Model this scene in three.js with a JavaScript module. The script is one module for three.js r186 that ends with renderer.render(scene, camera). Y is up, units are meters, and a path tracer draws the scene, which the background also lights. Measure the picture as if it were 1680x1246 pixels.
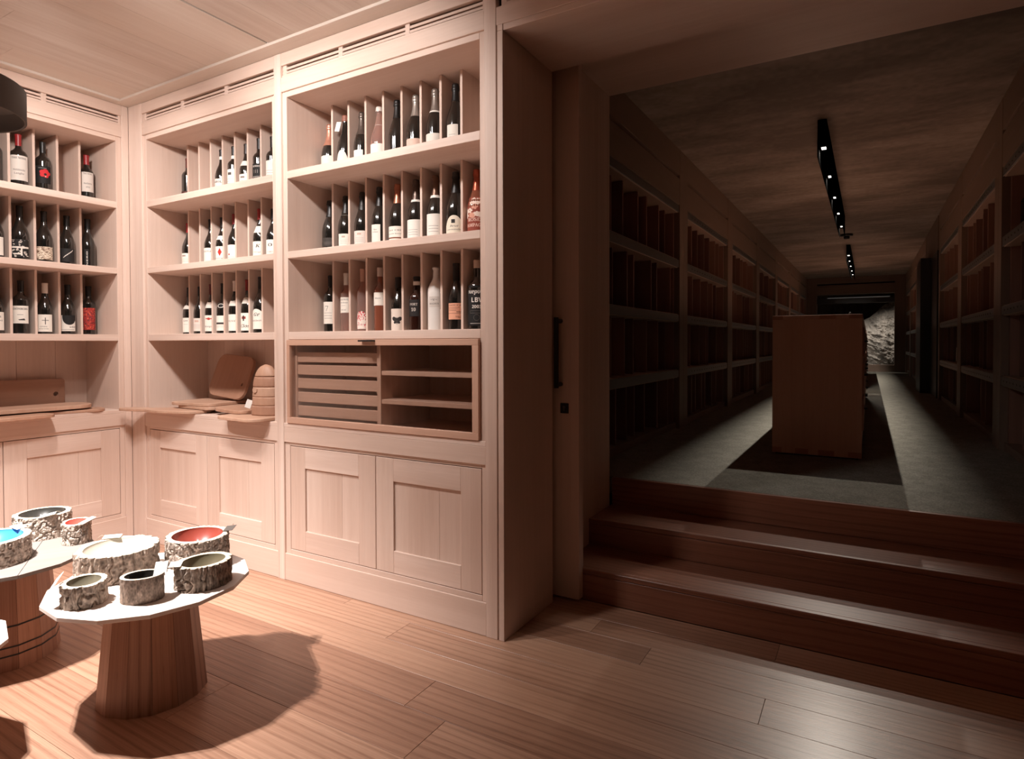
import * as THREE from 'three';
import { mergeGeometries, toCreasedNormals } from 'three/addons/utils/BufferGeometryUtils.js';
import { RoundedBoxGeometry } from 'three/addons/geometries/RoundedBoxGeometry.js';

// ---------------------------------------------------------------- camera, light, exposure
const scene = new THREE.Scene();
const renderer = new THREE.WebGLRenderer({ antialias: true });
renderer.toneMapping = THREE.LinearToneMapping;
renderer.toneMappingExposure = 1.0;
renderer.shadowMap.enabled = true;
const RAD = Math.PI / 180;
const camera = new THREE.PerspectiveCamera(2 * Math.atan(623 / 1004) / RAD, 1680 / 1246, 0.05, 60);
camera.position.set(0, 1.2, 0);
camera.rotation.order = 'YXZ';
camera.rotation.set(-0.99 * RAD, 30.23 * RAD, -0.16 * RAD);
camera.setViewOffset(1680, 1246, 0, 42.4, 1680, 1246);
scene.background = new THREE.Color(0x000000);

const WARM = new THREE.Color().setRGB(1.0, 0.925, 0.885);
const TRACK = new THREE.Color().setRGB(1.0, 0.9, 0.78);
const LIGHT = { drum: 15.0, ceiling: 6.9, track: 6.5, rock: 1.7 };

// ---------------------------------------------------------------- helpers
let seed = 20240611;
function rnd() { seed |= 0; seed = seed + 0x6D2B79F5 | 0; let t = Math.imul(seed ^ seed >>> 15, 1 | seed); t = t + Math.imul(t ^ t >>> 7, 61 | t) ^ t; return ((t ^ t >>> 14) >>> 0) / 4294967296; }
const rr = (a, b) => a + (b - a) * rnd();
const V = (x, y, z) => new THREE.Vector3(x, y, z);
const lin = (r, g, b) => new THREE.Color().setRGB(r, g, b);
const smooth = t => t * t * (3 - 2 * t);
function hash2(x, y, s) { let h = Math.imul(x, 374761393) + Math.imul(y, 668265263) + Math.imul(s, 2147483647 ^ 77777); h = Math.imul(h ^ h >>> 13, 1274126177); return ((h ^ h >>> 16) >>> 0) / 4294967296; }
function pn(x, y, px, py, s) { // periodic value noise, 0..1
  const x0 = Math.floor(x), y0 = Math.floor(y), fx = smooth(x - x0), fy = smooth(y - y0);
  const X = i => ((i % px) + px) % px, Y = i => ((i % py) + py) % py;
  const a = hash2(X(x0), Y(y0), s), b = hash2(X(x0 + 1), Y(y0), s), c = hash2(X(x0), Y(y0 + 1), s), d = hash2(X(x0 + 1), Y(y0 + 1), s);
  return (a * (1 - fx) + b * fx) * (1 - fy) + (c * (1 - fx) + d * fx) * fy;
}
function n3(x, y, z, s = 1) { // 3-d value noise
  const z0 = Math.floor(z), f = smooth(z - z0);
  return pn(x, y, 997, 991, s + z0 * 31) * (1 - f) + pn(x, y, 997, 991, s + (z0 + 1) * 31) * f;
}
function dataTex(w, h, fn, sizeU, sizeV, srgb = true) {
  const d = new Uint8Array(w * h * 4);
  for (let j = 0; j < h; j++) for (let i = 0; i < w; i++) {
    const c = fn(i / w, j / h), o = (j * w + i) * 4;
    for (let k = 0; k < 3; k++) d[o + k] = Math.max(0, Math.min(255, Math.round(c[k] * 255)));
    d[o + 3] = 255;
  }
  const t = new THREE.DataTexture(d, w, h, THREE.RGBAFormat);
  t.wrapS = t.wrapT = THREE.RepeatWrapping; t.magFilter = THREE.LinearFilter; t.minFilter = THREE.LinearMipmapLinearFilter; t.generateMipmaps = true;
  if (srgb) t.colorSpace = THREE.SRGBColorSpace;
  t.repeat.set(1 / sizeU, 1 / sizeV); t.needsUpdate = true;
  return t;
}
const mix = (a, b, t) => a.map((v, i) => v + (b[i] - v) * t);
// wood: u runs across the grain, v along it; the colour is a tint around white
function firTex(s, amt) {
  return dataTex(512, 512, (u, v) => {
    const w = u + 0.012 * (pn(u * 3, v * 2, 3, 2, s) - 0.5);
    let g = 0.5 * pn(w * 24, v * 2, 24, 2, s + 1) + 0.3 * pn(w * 70, v * 3, 70, 3, s + 2) + 0.2 * pn(w * 180, v * 14, 180, 14, s + 3);
    const broad = pn(u * 6, v * 1, 6, 1, s + 4), cloud = pn(u * 5, v * 4, 5, 4, s + 6);
    const f = pn(u * 256, v * 40, 256, 40, s + 5);
    const t = amt * (0.6 * (g - 0.5) + 0.42 * (broad - 0.5) + 0.25 * (cloud - .5) + 0.14 * (f - 0.5)) + 0.32;
    return mix([1, 0.985, 0.965], [0.76, 0.66, 0.60], Math.max(0, Math.min(1, t)));
  }, 0.8, 2.2);
}
function oakTex(s, dark = [0.56, 0.45, 0.38]) {
  return dataTex(512, 1024, (u, v) => {
    const ph = u * 11 + 1.5 * (pn(u * 2, v * 2, 2, 2, s) - 0.5) + 0.55 * (pn(u * 4, v * 5, 4, 5, s + 1) - 0.5) + 0.12 * (pn(u * 20, v * 24, 20, 24, s + 7) - .5);
    const ring = 0.5 + 0.5 * Math.sin(ph * 2 * Math.PI), str = pn(u * 3, v * 2, 3, 2, s + 8);
    const fine = pn(u * 150, v * 12, 150, 12, s + 2), pore = pn(u * 240, v * 60, 240, 60, s + 3), broad = pn(u * 4, v * 3, 4, 3, s + 4);
    let t = 0.25 + 0.34 * str * (Math.pow(ring, 4) - 0.25) + 0.22 * (fine - 0.5) + 0.26 * (broad - 0.5);
    if (pore > 0.7) t += 0.45 * (pore - 0.7) * (0.4 + ring);
    return mix([1, 0.975, 0.945], dark, Math.max(0, Math.min(1, t)));
  }, 0.36, 2.6);
}
const T = {
  fir: firTex(11, 0.36), firB: firTex(91, 0.52), oak: oakTex(301), oakB: oakTex(447),
  oakBump: dataTex(512, 512, (u, v) => { const f = 0.5 * pn(u * 160, v * 10, 160, 10, 9) + 0.5 * pn(u * 40, v * 4, 40, 4, 10); return [f, f, f]; }, 0.5, 1.2, false),
  concrete: dataTex(512, 512, (u, v) => { const f = 0.42 * pn(u * 3, v * 7, 3, 7, 21) + 0.3 * pn(u * 6, v * 18, 6, 18, 22) + 0.16 * pn(u * 24, v * 60, 24, 60, 23) + 0.12 * pn(u * 128, v * 128, 128, 128, 24); return mix([0.66, 0.63, 0.6], [1, 0.985, 0.97], Math.max(0, Math.min(1, (f - 0.28) * 2.2))); }, 4.0, 4.0),
  carpet: dataTex(512, 512, (u, v) => { const f = 0.5 * pn(u * 256, v * 256, 256, 256, 31) + 0.3 * pn(u * 128, v * 128, 128, 128, 32) + 0.2 * pn(u * 16, v * 16, 16, 16, 33); return mix([0.55, 0.53, 0.5], [1, 1, 0.98], f); }, 0.9, 0.9),
};
const withRep = (t, ru, rv) => { const c = t.clone(); c.repeat.set(1 / ru, 1 / rv); c.needsUpdate = true; return c; };
const std = (color, o = {}) => new THREE.MeshStandardMaterial({ color, roughness: 0.6, ...o });
const phys = (color, o = {}) => new THREE.MeshPhysicalMaterial({ color, roughness: 0.3, ...o });
const FIR = [0.80, 0.672, 0.61];
const M = {
  fir: std(lin(...FIR), { map: T.fir, roughness: 0.55 }),
  firB: std(lin(FIR[0] * .97, FIR[1] * .965, FIR[2] * .96), { map: T.firB, roughness: 0.55 }),
  firC: std(lin(FIR[0] * 1.02, FIR[1] * 1.03, FIR[2] * 1.04), { map: T.firB, roughness: 0.55 }),
  beech: std(lin(0.70, 0.475, 0.375), { map: T.firB, roughness: 0.5 }),
  ceilA: std(lin(0.78, 0.755, 0.72), { map: T.fir, roughness: 0.6 }),
  ceilB: std(lin(0.72, 0.69, 0.66), { map: T.firB, roughness: 0.6 }),
  floor: [0, 1, 2, 3].map(i => phys(lin(0.56 - .05 * i, 0.36 - .04 * i, 0.265 - .032 * i), { map: i % 2 ? T.oakB : T.oak, roughness: 0.42, clearcoat: 0.45, clearcoatRoughness: 0.28, bumpMap: T.oakBump, bumpScale: 0.0008 })),
  stair: [0, 1].map(i => phys(lin(0.31 - .03 * i, 0.135 - .015 * i, 0.085 - .01 * i), { map: i ? T.oak : T.oakB, roughness: 0.38, clearcoat: 0.3, clearcoatRoughness: 0.3 })),
  rack: std(lin(0.25, 0.19, 0.155), { map: T.fir, roughness: 0.6 }),
  rackDiv: [0, 1].map(i => std(lin(0.34 - .12 * i, 0.2 - .075 * i, 0.16 - .06 * i), { map: T.firB, roughness: 0.55 })),
  rackEdge: std(lin(0.45, 0.35, 0.29), { map: T.fir, roughness: 0.5 }),
  metal: std(lin(0.15, 0.147, 0.14), { metalness: 0.6, roughness: 0.45 }),
  fin: phys(lin(0.0003, 0.0003, 0.0003), { roughness: 1, specularIntensity: 0 }),
  black: std(lin(0.012, 0.011, 0.011), { roughness: 0.45 }),
  blackMatte: std(lin(0.014, 0.012, 0.012), { roughness: 0.9 }),
  island: std(lin(0.74, 0.47, 0.375), { map: T.fir, roughness: 0.6 }),
  islandJoint: std(lin(0.55, 0.3, 0.225), { map: T.firB, roughness: 0.6 }),
  carpet: std(lin(0.36, 0.35, 0.315), { map: T.carpet, roughness: 1 }),
  concrete: std(lin(0.33, 0.285, 0.25), { map: T.concrete, roughness: 0.85 }),
  darkWall: std(lin(0.2, 0.15, 0.125), { map: T.fir, roughness: 0.8 }),
  plaster: std(lin(0.6, 0.5, 0.44), { roughness: 0.9 }),
  backWall: std(lin(0.34, 0.25, 0.2), { map: T.firB, roughness: 0.7 }),
  felt: std(lin(0.1, 0.083, 0.072), { roughness: 0.95 }),
  lampGlow: std(lin(0.9, 0.9, 0.9), { emissive: lin(1, 0.92, 0.85), emissiveIntensity: 4 }),
  trackGlow: std(lin(0.9, 0.9, 0.9), { emissive: lin(1, 0.94, 0.86), emissiveIntensity: 3 }),
  whiteTop: std(lin(0.80, 0.72, 0.67), { roughness: 0.6 }),
  greyTop: std(lin(0.30, 0.29, 0.285), { map: T.fir, roughness: 0.6 }),
  stave: [0, 1, 2].map(i => std(lin(0.48 + .06 * (i - 1), 0.29 + .04 * (i - 1), 0.215 + .03 * (i - 1)), { map: i % 2 ? T.oakB : T.oak, roughness: 0.5 })),
  rim: std(lin(0.76, 0.65, 0.5), { roughness: 0.7 }),
  paper: std(lin(0.82, 0.8, 0.76), { roughness: 0.9, side: THREE.DoubleSide }),
  string: std(lin(0.5, 0.42, 0.32), { roughness: 1 }),
  glassDark: phys(lin(0.008, 0.008, 0.007), { roughness: 0.12, clearcoat: 1, clearcoatRoughness: 0.04 }),
  glassWarm: phys(lin(0.02, 0.006, 0.004), { roughness: 0.12, clearcoat: 1, clearcoatRoughness: 0.04 }),
  glassRose: phys(lin(0.92, 0.68, 0.6), { roughness: 0.05, transmission: 0.85, thickness: 0.03, ior: 1.4, attenuationColor: lin(0.85, 0.42, 0.34), attenuationDistance: 0.14 }),
  glassAmber: phys(lin(0.30, 0.09, 0.05), { roughness: 0.08, transmission: 0.35, thickness: 0.03, clearcoat: 1 }),
  glassClear: phys(lin(0.92, 0.92, 0.9), { roughness: 0.03, transmission: 0.95, thickness: 0.01, ior: 1.3 }),
  pane: phys(lin(0.92, 0.92, 0.92), { roughness: 0.02, transmission: 1, thickness: 0, ior: 1.5 }),
  ceramic: phys(lin(0.76, 0.72, 0.68), { roughness: 0.25, clearcoat: 0.6, clearcoatRoughness: 0.1 }),
};
function put(o) { o.traverse(m => { if (m.isMesh) { m.castShadow = true; m.receiveShadow = true; } }); return o; }
const taken = {};
function numbered(n) { taken[n] = (taken[n] || 0) + 1; return taken[n] === 1 ? n : `${n}_${String(taken[n] - 1).padStart(3, '0')}`; }
const ORG = new WeakMap();
function thing(name, label, category, [x, y, z], group, kind) {
  const o = new THREE.Group(); o.name = numbered(name); o.position.set(x, y, z); scene.add(o); ORG.set(o, V(x, y, z));
  o.userData = kind ? { label, kind } : { label, category };
  if (group) o.userData.group = group;
  return o;
}
// add a mesh whose geometry is centred on the world point c as a part of parent
function part(parent, name, geo, mat, c, extra) {
  const m = new THREE.Mesh(geo, mat); m.name = parent === scene ? numbered(name) : name;
  const po = ORG.get(parent) || V(0, 0, 0);
  m.position.copy(c).sub(po); ORG.set(m, c.clone());
  m.castShadow = m.receiveShadow = true;
  if (extra) Object.assign(m.userData, extra);
  parent.add(m); return m;
}
// chamfered box with metric uv, grain along axis g (0 x, 1 y, 2 z)
const boxCache = new Map();
function cbox(w, h, d, g = 1, ch = 0.0015, variant = 0) {
  const key = [w.toFixed(4), h.toFixed(4), d.toFixed(4), g, ch, variant].join();
  if (boxCache.has(key)) return boxCache.get(key);
  const s = [w / 2, h / 2, d / 2], pos = [], uv = [], nor = [];
  ch = Math.min(ch, Math.min(w, h, d) * 0.3);
  const ou = variant * 0.137, ov = variant * 0.311;
  const P = (ax, sg) => s.map((v, i) => sg[i] * (i === ax ? v : v - ch));
  const tri = (a, b, c) => {
    const A = V(...a), B = V(...b), C = V(...c), n = B.clone().sub(A).cross(C.clone().sub(A)).normalize();
    const m = V(...a).add(B).add(C);
    if (n.dot(m) < 0) { [b, c] = [c, b]; n.negate(); }
    const ab = [Math.abs(n.x), Math.abs(n.y), Math.abs(n.z)], na = ab.indexOf(Math.max(...ab));
    let va = g, ua; if (na === g) { va = (g + 1) % 3; ua = (g + 2) % 3; } else ua = 3 - na - g;
    for (const p of [a, b, c]) { pos.push(...p); nor.push(n.x, n.y, n.z); uv.push(p[ua] + ou, (na === g ? p[va] * .2 : p[va]) + ov); }
  };
  const quad = (a, b, c, d2) => { tri(a, b, c); tri(a, c, d2); };
  for (let ax = 0; ax < 3; ax++) for (const q of [-1, 1]) {
    const mk = (i, j) => { const sg = [0, 0, 0]; sg[ax] = q; sg[(ax + 1) % 3] = i; sg[(ax + 2) % 3] = j; return P(ax, sg); };
    quad(mk(-1, -1), mk(1, -1), mk(1, 1), mk(-1, 1));
  }
  for (let ax = 0; ax < 3; ax++) { // edges along ax
    const b = (ax + 1) % 3, c = (ax + 2) % 3;
    for (const i of [-1, 1]) for (const j of [-1, 1]) {
      const mk = (face, k) => { const sg = [0, 0, 0]; sg[ax] = k; sg[b] = i; sg[c] = j; return P(face, sg); };
      quad(mk(b, -1), mk(b, 1), mk(c, 1), mk(c, -1));
    }
  }
  for (const i of [-1, 1]) for (const j of [-1, 1]) for (const k of [-1, 1]) tri(P(0, [i, j, k]), P(1, [i, j, k]), P(2, [i, j, k]));
  const geo = new THREE.BufferGeometry();
  geo.setAttribute('position', new THREE.Float32BufferAttribute(pos, 3));
  geo.setAttribute('normal', new THREE.Float32BufferAttribute(nor, 3));
  geo.setAttribute('uv', new THREE.Float32BufferAttribute(uv, 2));
  boxCache.set(key, geo); return geo;
}
let vcount = 0;
function bx(parent, name, mat, x0, x1, y0, y1, z0, z1, g = 1, ch = 0.0015, extra) {
  [x0, x1] = [Math.min(x0, x1), Math.max(x0, x1)]; [y0, y1] = [Math.min(y0, y1), Math.max(y0, y1)]; [z0, z1] = [Math.min(z0, z1), Math.max(z0, z1)];
  return part(parent, name, cbox(x1 - x0, y1 - y0, z1 - z0, g, ch, (vcount++) % 7), mat, V((x0 + x1) / 2, (y0 + y1) / 2, (z0 + z1) / 2), extra);
}
function lathe(profile, seg = 32) { return new THREE.LatheGeometry(profile.map(p => new THREE.Vector2(p[0], p[1])), seg); }
const AXIS = { xz: null };

// ---------------------------------------------------------------- dimensions (metres)
const ZF = -2.087, XL = -3.945, CEIL = 2.656, BACK = -2.49;
const S1 = [2.029, 2.0665], S2 = [1.629, 1.6636], S3 = [1.2205, 1.259], OT = 2.435;   // shelf undersides and tops, opening top
const DIVZ = -2.2875, BOTZ = -2.325;
const KW = -1.456, KR = 0.802, CF = 0.432, CC = 2.915, ZE = -18.4;                    // corridor walls, floor, ceiling, end
const struct = (name, label) => { const g = thing(name, label, null, [0, 0, 0], null, 'structure'); return g; };

// ---------------------------------------------------------------- main room shell
{
  const fl = struct('floor', 'oak plank floor of the front room');
  const zs = [-2.62, -2.47, -2.335, -2.19, -2.03, -1.874, -1.725, -1.552, -1.352, -1.11, -0.873, -0.68, -0.46, -0.24, 0, .22, .45, .66, .88, 1.1, 1.32, 1.55, 1.77, 2.0, 2.22, 2.45];
  for (let i = 0; i + 1 < zs.length; i++) {
    let x = -4.5 + (i * 0.733) % 1.9 - 1.9;
    while (x < 1.9) {
      const L = rr(1.7, 2.5), a = Math.max(x, -4.5), b = Math.min(x + L, 1.9);
      if (b - a > 0.02) bx(fl, 'floor_plank', M.floor[Math.floor(rnd() * 4)], a + .0006, b - .0006, -0.03, 0, zs[i] + .0005, zs[i + 1] - .0005, 0, 0.0006);
      x += L;
    }
  }
  bx(fl, 'subfloor', M.plaster, -4.55, 1.95, -0.1, -0.032, -2.66, 2.5, 0);
  const wl = struct('wall_left', 'wall behind the left wine cabinet'); bx(wl, 'wall_panel', M.plaster, -4.55, -4.43, 0, 2.8, -2.62, 2.5);
  const wf = struct('wall_front', 'wall behind the front wine cabinets');
  bx(wf, 'wall_panel', M.plaster, -4.55, -1.36, 0, 2.8, -2.52, BACK - .011);
  bx(wf, 'wall_panel', M.fir, 0.95, 1.9, 0, 2.8, -3.26, ZF);
  const wb = struct('wall_back', 'wall behind the viewer'); bx(wb, 'wall_panel', M.backWall, -4.55, 1.95, 0, 2.8, 2.45, 2.55);
  const wr = struct('wall_right', 'wall to the right of the viewer'); bx(wr, 'wall_panel', M.backWall, 1.9, 2.0, 0, 2.8, -3.26, 2.5);
  // ceiling: border strip, boards along z, one wide groove
  const ce = struct('ceiling', 'pale boarded ceiling with a stepped border');
  const zb = -2.007, xb = -3.885, grooves = [-2.546, -1.2, 0.15, 1.5];
  bx(ce, 'border_board', M.ceilA, XL - .5, 1.95, CEIL, CEIL + .03, ZF - .45, zb, 0);
  bx(ce, 'border_board', M.ceilA, XL - .5, xb, CEIL, CEIL + .03, zb, 2.5, 2);
  let x = xb, k = 0;
  while (x < 1.9) {
    let nx = x + [0.21, 0.235, 0.19, 0.225][k % 4];
    for (const gv of grooves) if (x < gv - .01 && nx > gv - .06) nx = gv - 0.006;
    const mat = [M.ceilA, M.ceilB, M.ceilA, M.ceilB, M.ceilB][(k * 3) % 5];
    const cut = -0.9 + ((k * 0.61) % 1) * 0.7 - .5;
    bx(ce, 'ceiling_board', mat, x + .0004, nx - .0004, CEIL + .013, CEIL + .04, zb - .02, cut - .0004, 2, 0.0005);
    bx(ce, 'ceiling_board', k % 2 ? M.ceilA : M.ceilB, x + .0004, nx - .0004, CEIL + .013, CEIL + .04, cut, 2.5, 2, 0.0005);
    x = nx; if (grooves.some(gv => Math.abs(gv - 0.006 - nx) < 1e-6)) x = nx + 0.012;
    k++;
  }
  bx(ce, 'slab', M.plaster, -4.55, 2, CEIL + .06, CEIL + .2, -3.3, 2.55);
}

// ---------------------------------------------------------------- wine cabinets (built once in front-wall coordinates)
// A cabinet is described along a run coordinate s (to the right as one faces it) and a depth t (into the wall).
function cabinet(name, label, map, o) {
  // map(s0,s1,t0,t1) -> [x0,x1,z0,z1], gs = grain axis along the run
  const { org, s0, s1, open0, open1, door, dividers, vent, endStile } = o, gs = o.gs;
  const C = thing(name, label, 'cabinet', org);
  const B = (par, nm, mat, a, b, y0, y1, t0, t1, g, ch, ex) => { const [x0, x1, z0, z1] = map(a, b, t0, t1); return bx(par, nm, mat, x0, x1, y0, y1, z0, z1, g, ch, ex); };
  const lip = 0.029, fi0 = open0 - lip, fi1 = open1 + lip;     // face-frame inner edges
  // face frame
  B(C, 'stile', M.firC, s0, fi0, 0, CEIL - .001, 0, .03, 1);
  B(C, 'stile', M.firC, fi1, s1, 0, CEIL - .001, 0, .03, 1);
  B(C, 'frieze_rail', M.fir, fi0, fi1, 2.462, 2.534, 0.002, .03, gs);
  B(C, 'frieze_rail', M.fir, fi0, fi1, 2.592, CEIL - .001, 0.002, .03, gs);
  B(C, 'middle_rail', M.fir, fi0, fi1, .703, .778, .002, .03, gs);
  B(C, 'plinth', M.fir, fi0, fi1, 0.001, .137, .002, .03, gs);
  // ventilation grille
  const n = vent, w = (fi1 - fi0) / n;
  B(C, 'duct_back', M.fir, fi0, fi1, 2.471, CEIL - .001, .38, .40, gs); B(C, 'duct_side', M.fir, fi0, fi0 + .012, 2.471, CEIL - .001, .031, .38, 1); B(C, 'duct_side', M.fir, fi1 - .012, fi1, 2.471, CEIL - .001, .031, .38, 1);
  for (let i = 0; i <= n; i++) { const a = fi0 + i * w; B(C, 'grille_post', M.fir, Math.max(fi0, a - .013 + (i === 0 ? .018 : 0)), Math.min(fi1, a + .013 + (i === 0 ? .018 : 0)), 2.534, 2.598, .012, .05, 1); }
  B(C, 'grille_slat', M.fir, fi0, fi1, 2.571, 2.583, .014, .046, gs, .001);
  B(C, 'grille_slat', M.fir, fi0, fi1, 2.5525, 2.564, .014, .046, gs, .001);
  B(C, 'grille_slat', M.fir, fi0, fi1, 2.5342, 2.5485, .010, .046, gs, .001);
  // carcass
  const D = .40, f = .012;
  B(C, 'side_panel', M.fir, fi0, open0, .72, 2.47, f, D, 1);
  B(C, 'side_panel', M.fir, open1, fi1, .72, 2.47, f, D, 1);
  B(C, 'top_panel', M.fir, open0, open1, OT, 2.4705, f, D, gs);
  const nb = 6; for (let i = 0; i < nb; i++) { const a = fi0 + (fi1 - fi0) * i / nb, b = fi0 + (fi1 - fi0) * (i + 1) / nb; B(C, 'back_board', i % 2 ? M.fir : M.firB, a + .0005, b - .0005, .7, 2.47, D - .002, D + .012, 1, .0008); }
  for (const S of [S1, S2, S3]) B(C, 'shelf', M.firC, open0, open1, S[0], S[1], f, D, gs);
  B(C, 'ledge', M.firC, fi0, fi1, .778, .80, .002, D, gs);
  for (const [y0, y1] of [[S1[1], OT], [S2[1], S1[0]], [S3[1], S2[0]]])
    for (const d of dividers) B(C, 'divider', (Math.round(d * 100) % 2) ? M.fir : M.firB, d - .0065, d + .0065, y0, y1, -ZF - 2.087 + .2005, D - .002, 1, .001);
  // base: recessed lip and doors
  const dl0 = fi0, dl1 = fi1, f2 = .010;
  B(C, 'base_lip', M.fir, dl0, door[0], .137, .703, f2, .04, 1); B(C, 'base_lip', M.fir, door[2], dl1, .137, .703, f2, .04, 1);
  B(C, 'base_lip', M.fir, door[0], door[2], .6865, .703, f2, .04, gs); B(C, 'base_lip', M.fir, door[0], door[2], .137, .161, f2, .04, gs);
  B(C, 'base_back', M.fir, dl0, dl1, .02, .72, .38, .39, 1);
  const gaps = [[door[0] + .003, door[1] - .0018], [door[1] + .0018, door[2] - .003]];
  for (const [a, b] of gaps) {
    const [x0, x1, z0, z1] = map(a, b, f2, f2);
    const dn = new THREE.Group(); dn.name = 'door'; const c = V((x0 + x1) / 2, .163, (z0 + z1) / 2); dn.position.copy(c).sub(ORG.get(C)); ORG.set(dn, c); C.add(dn);
    const y0 = .164, y1 = .683, w1 = .104;
    B(dn, 'door_stile', M.firB, a, a + w1, y0, y1, f2, f2 + .022, 1); B(dn, 'door_stile', M.fir, b - w1, b, y0, y1, f2, f2 + .022, 1);
    B(dn, 'door_rail', M.firC, a + w1, b - w1, y1 - .104, y1, f2, f2 + .022, gs); B(dn, 'door_rail', M.firC, a + w1, b - w1, y0, y0 + .101, f2, f2 + .022, gs);
    const m = a + w1 + (b - a - 2 * w1) * .68;
    B(dn, 'door_panel', M.firB, a + w1, m - .0004, y0 + .1, y1 - .103, f2 + .009, f2 + .018, 1, .0005); B(dn, 'door_panel', M.fir, m + .0004, b - w1, y0 + .1, y1 - .103, f2 + .009, f2 + .018, 1, .0005);
  }
  return C;
}
const frontMap = (a, b, t0, t1) => [a, b, ZF - t1, ZF - t0];
const leftMap = (a, b, t0, t1) => [XL - t1, XL - t0, -b, -a];   // s = -z
const divB = [...Array(9)].map((_, i) => -2.4085 + .1163 * i), divA = [...Array(9)].map((_, i) => -3.6605 + .1149 * i);
const divC = [...Array(8)].map((_, i) => 1.907 - .1183 * i);
const unitA = cabinet('wine_cabinet', 'pale wooden wine cabinet in the corner, with cutting boards on its ledge', frontMap,
  { org: [-3.2, 0, ZF], s0: XL, s1: -2.5955, open0: -3.776, open1: -2.636, door: [-3.771, -3.206, -2.638], dividers: divA, vent: 3, gs: 0 });
const unitB = cabinet('wine_cabinet', 'pale wooden wine cabinet beside the doorway, holding a glass-fronted case', frontMap,
  { org: [-1.95, 0, ZF], s0: -2.595, s1: -1.287, open0: -2.526, open1: -1.372, door: [-2.52, -1.947, -1.366], dividers: divB, vent: 3, gs: 0 });
const unitC = cabinet('wine_cabinet', 'pale wooden wine cabinet on the left wall with a long board on its ledge', leftMap,
  { org: [XL, 0, -1.5], s0: .79, s1: 2.0868, open0: .87, open1: 2.0185, door: [.86, 1.434, 2.02], dividers: divC, vent: 3, gs: 2 });
{ const w = struct('trim_1', 'pale panel continuing the left wall'); bx(w, 'wall_panel', M.fir, XL - .03, XL, 0, CEIL, -.789, 2.45); bx(w,'wall_panel',M.plaster, XL-.5, XL-.03,0,CEIL,-.789,-.75); }

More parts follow.
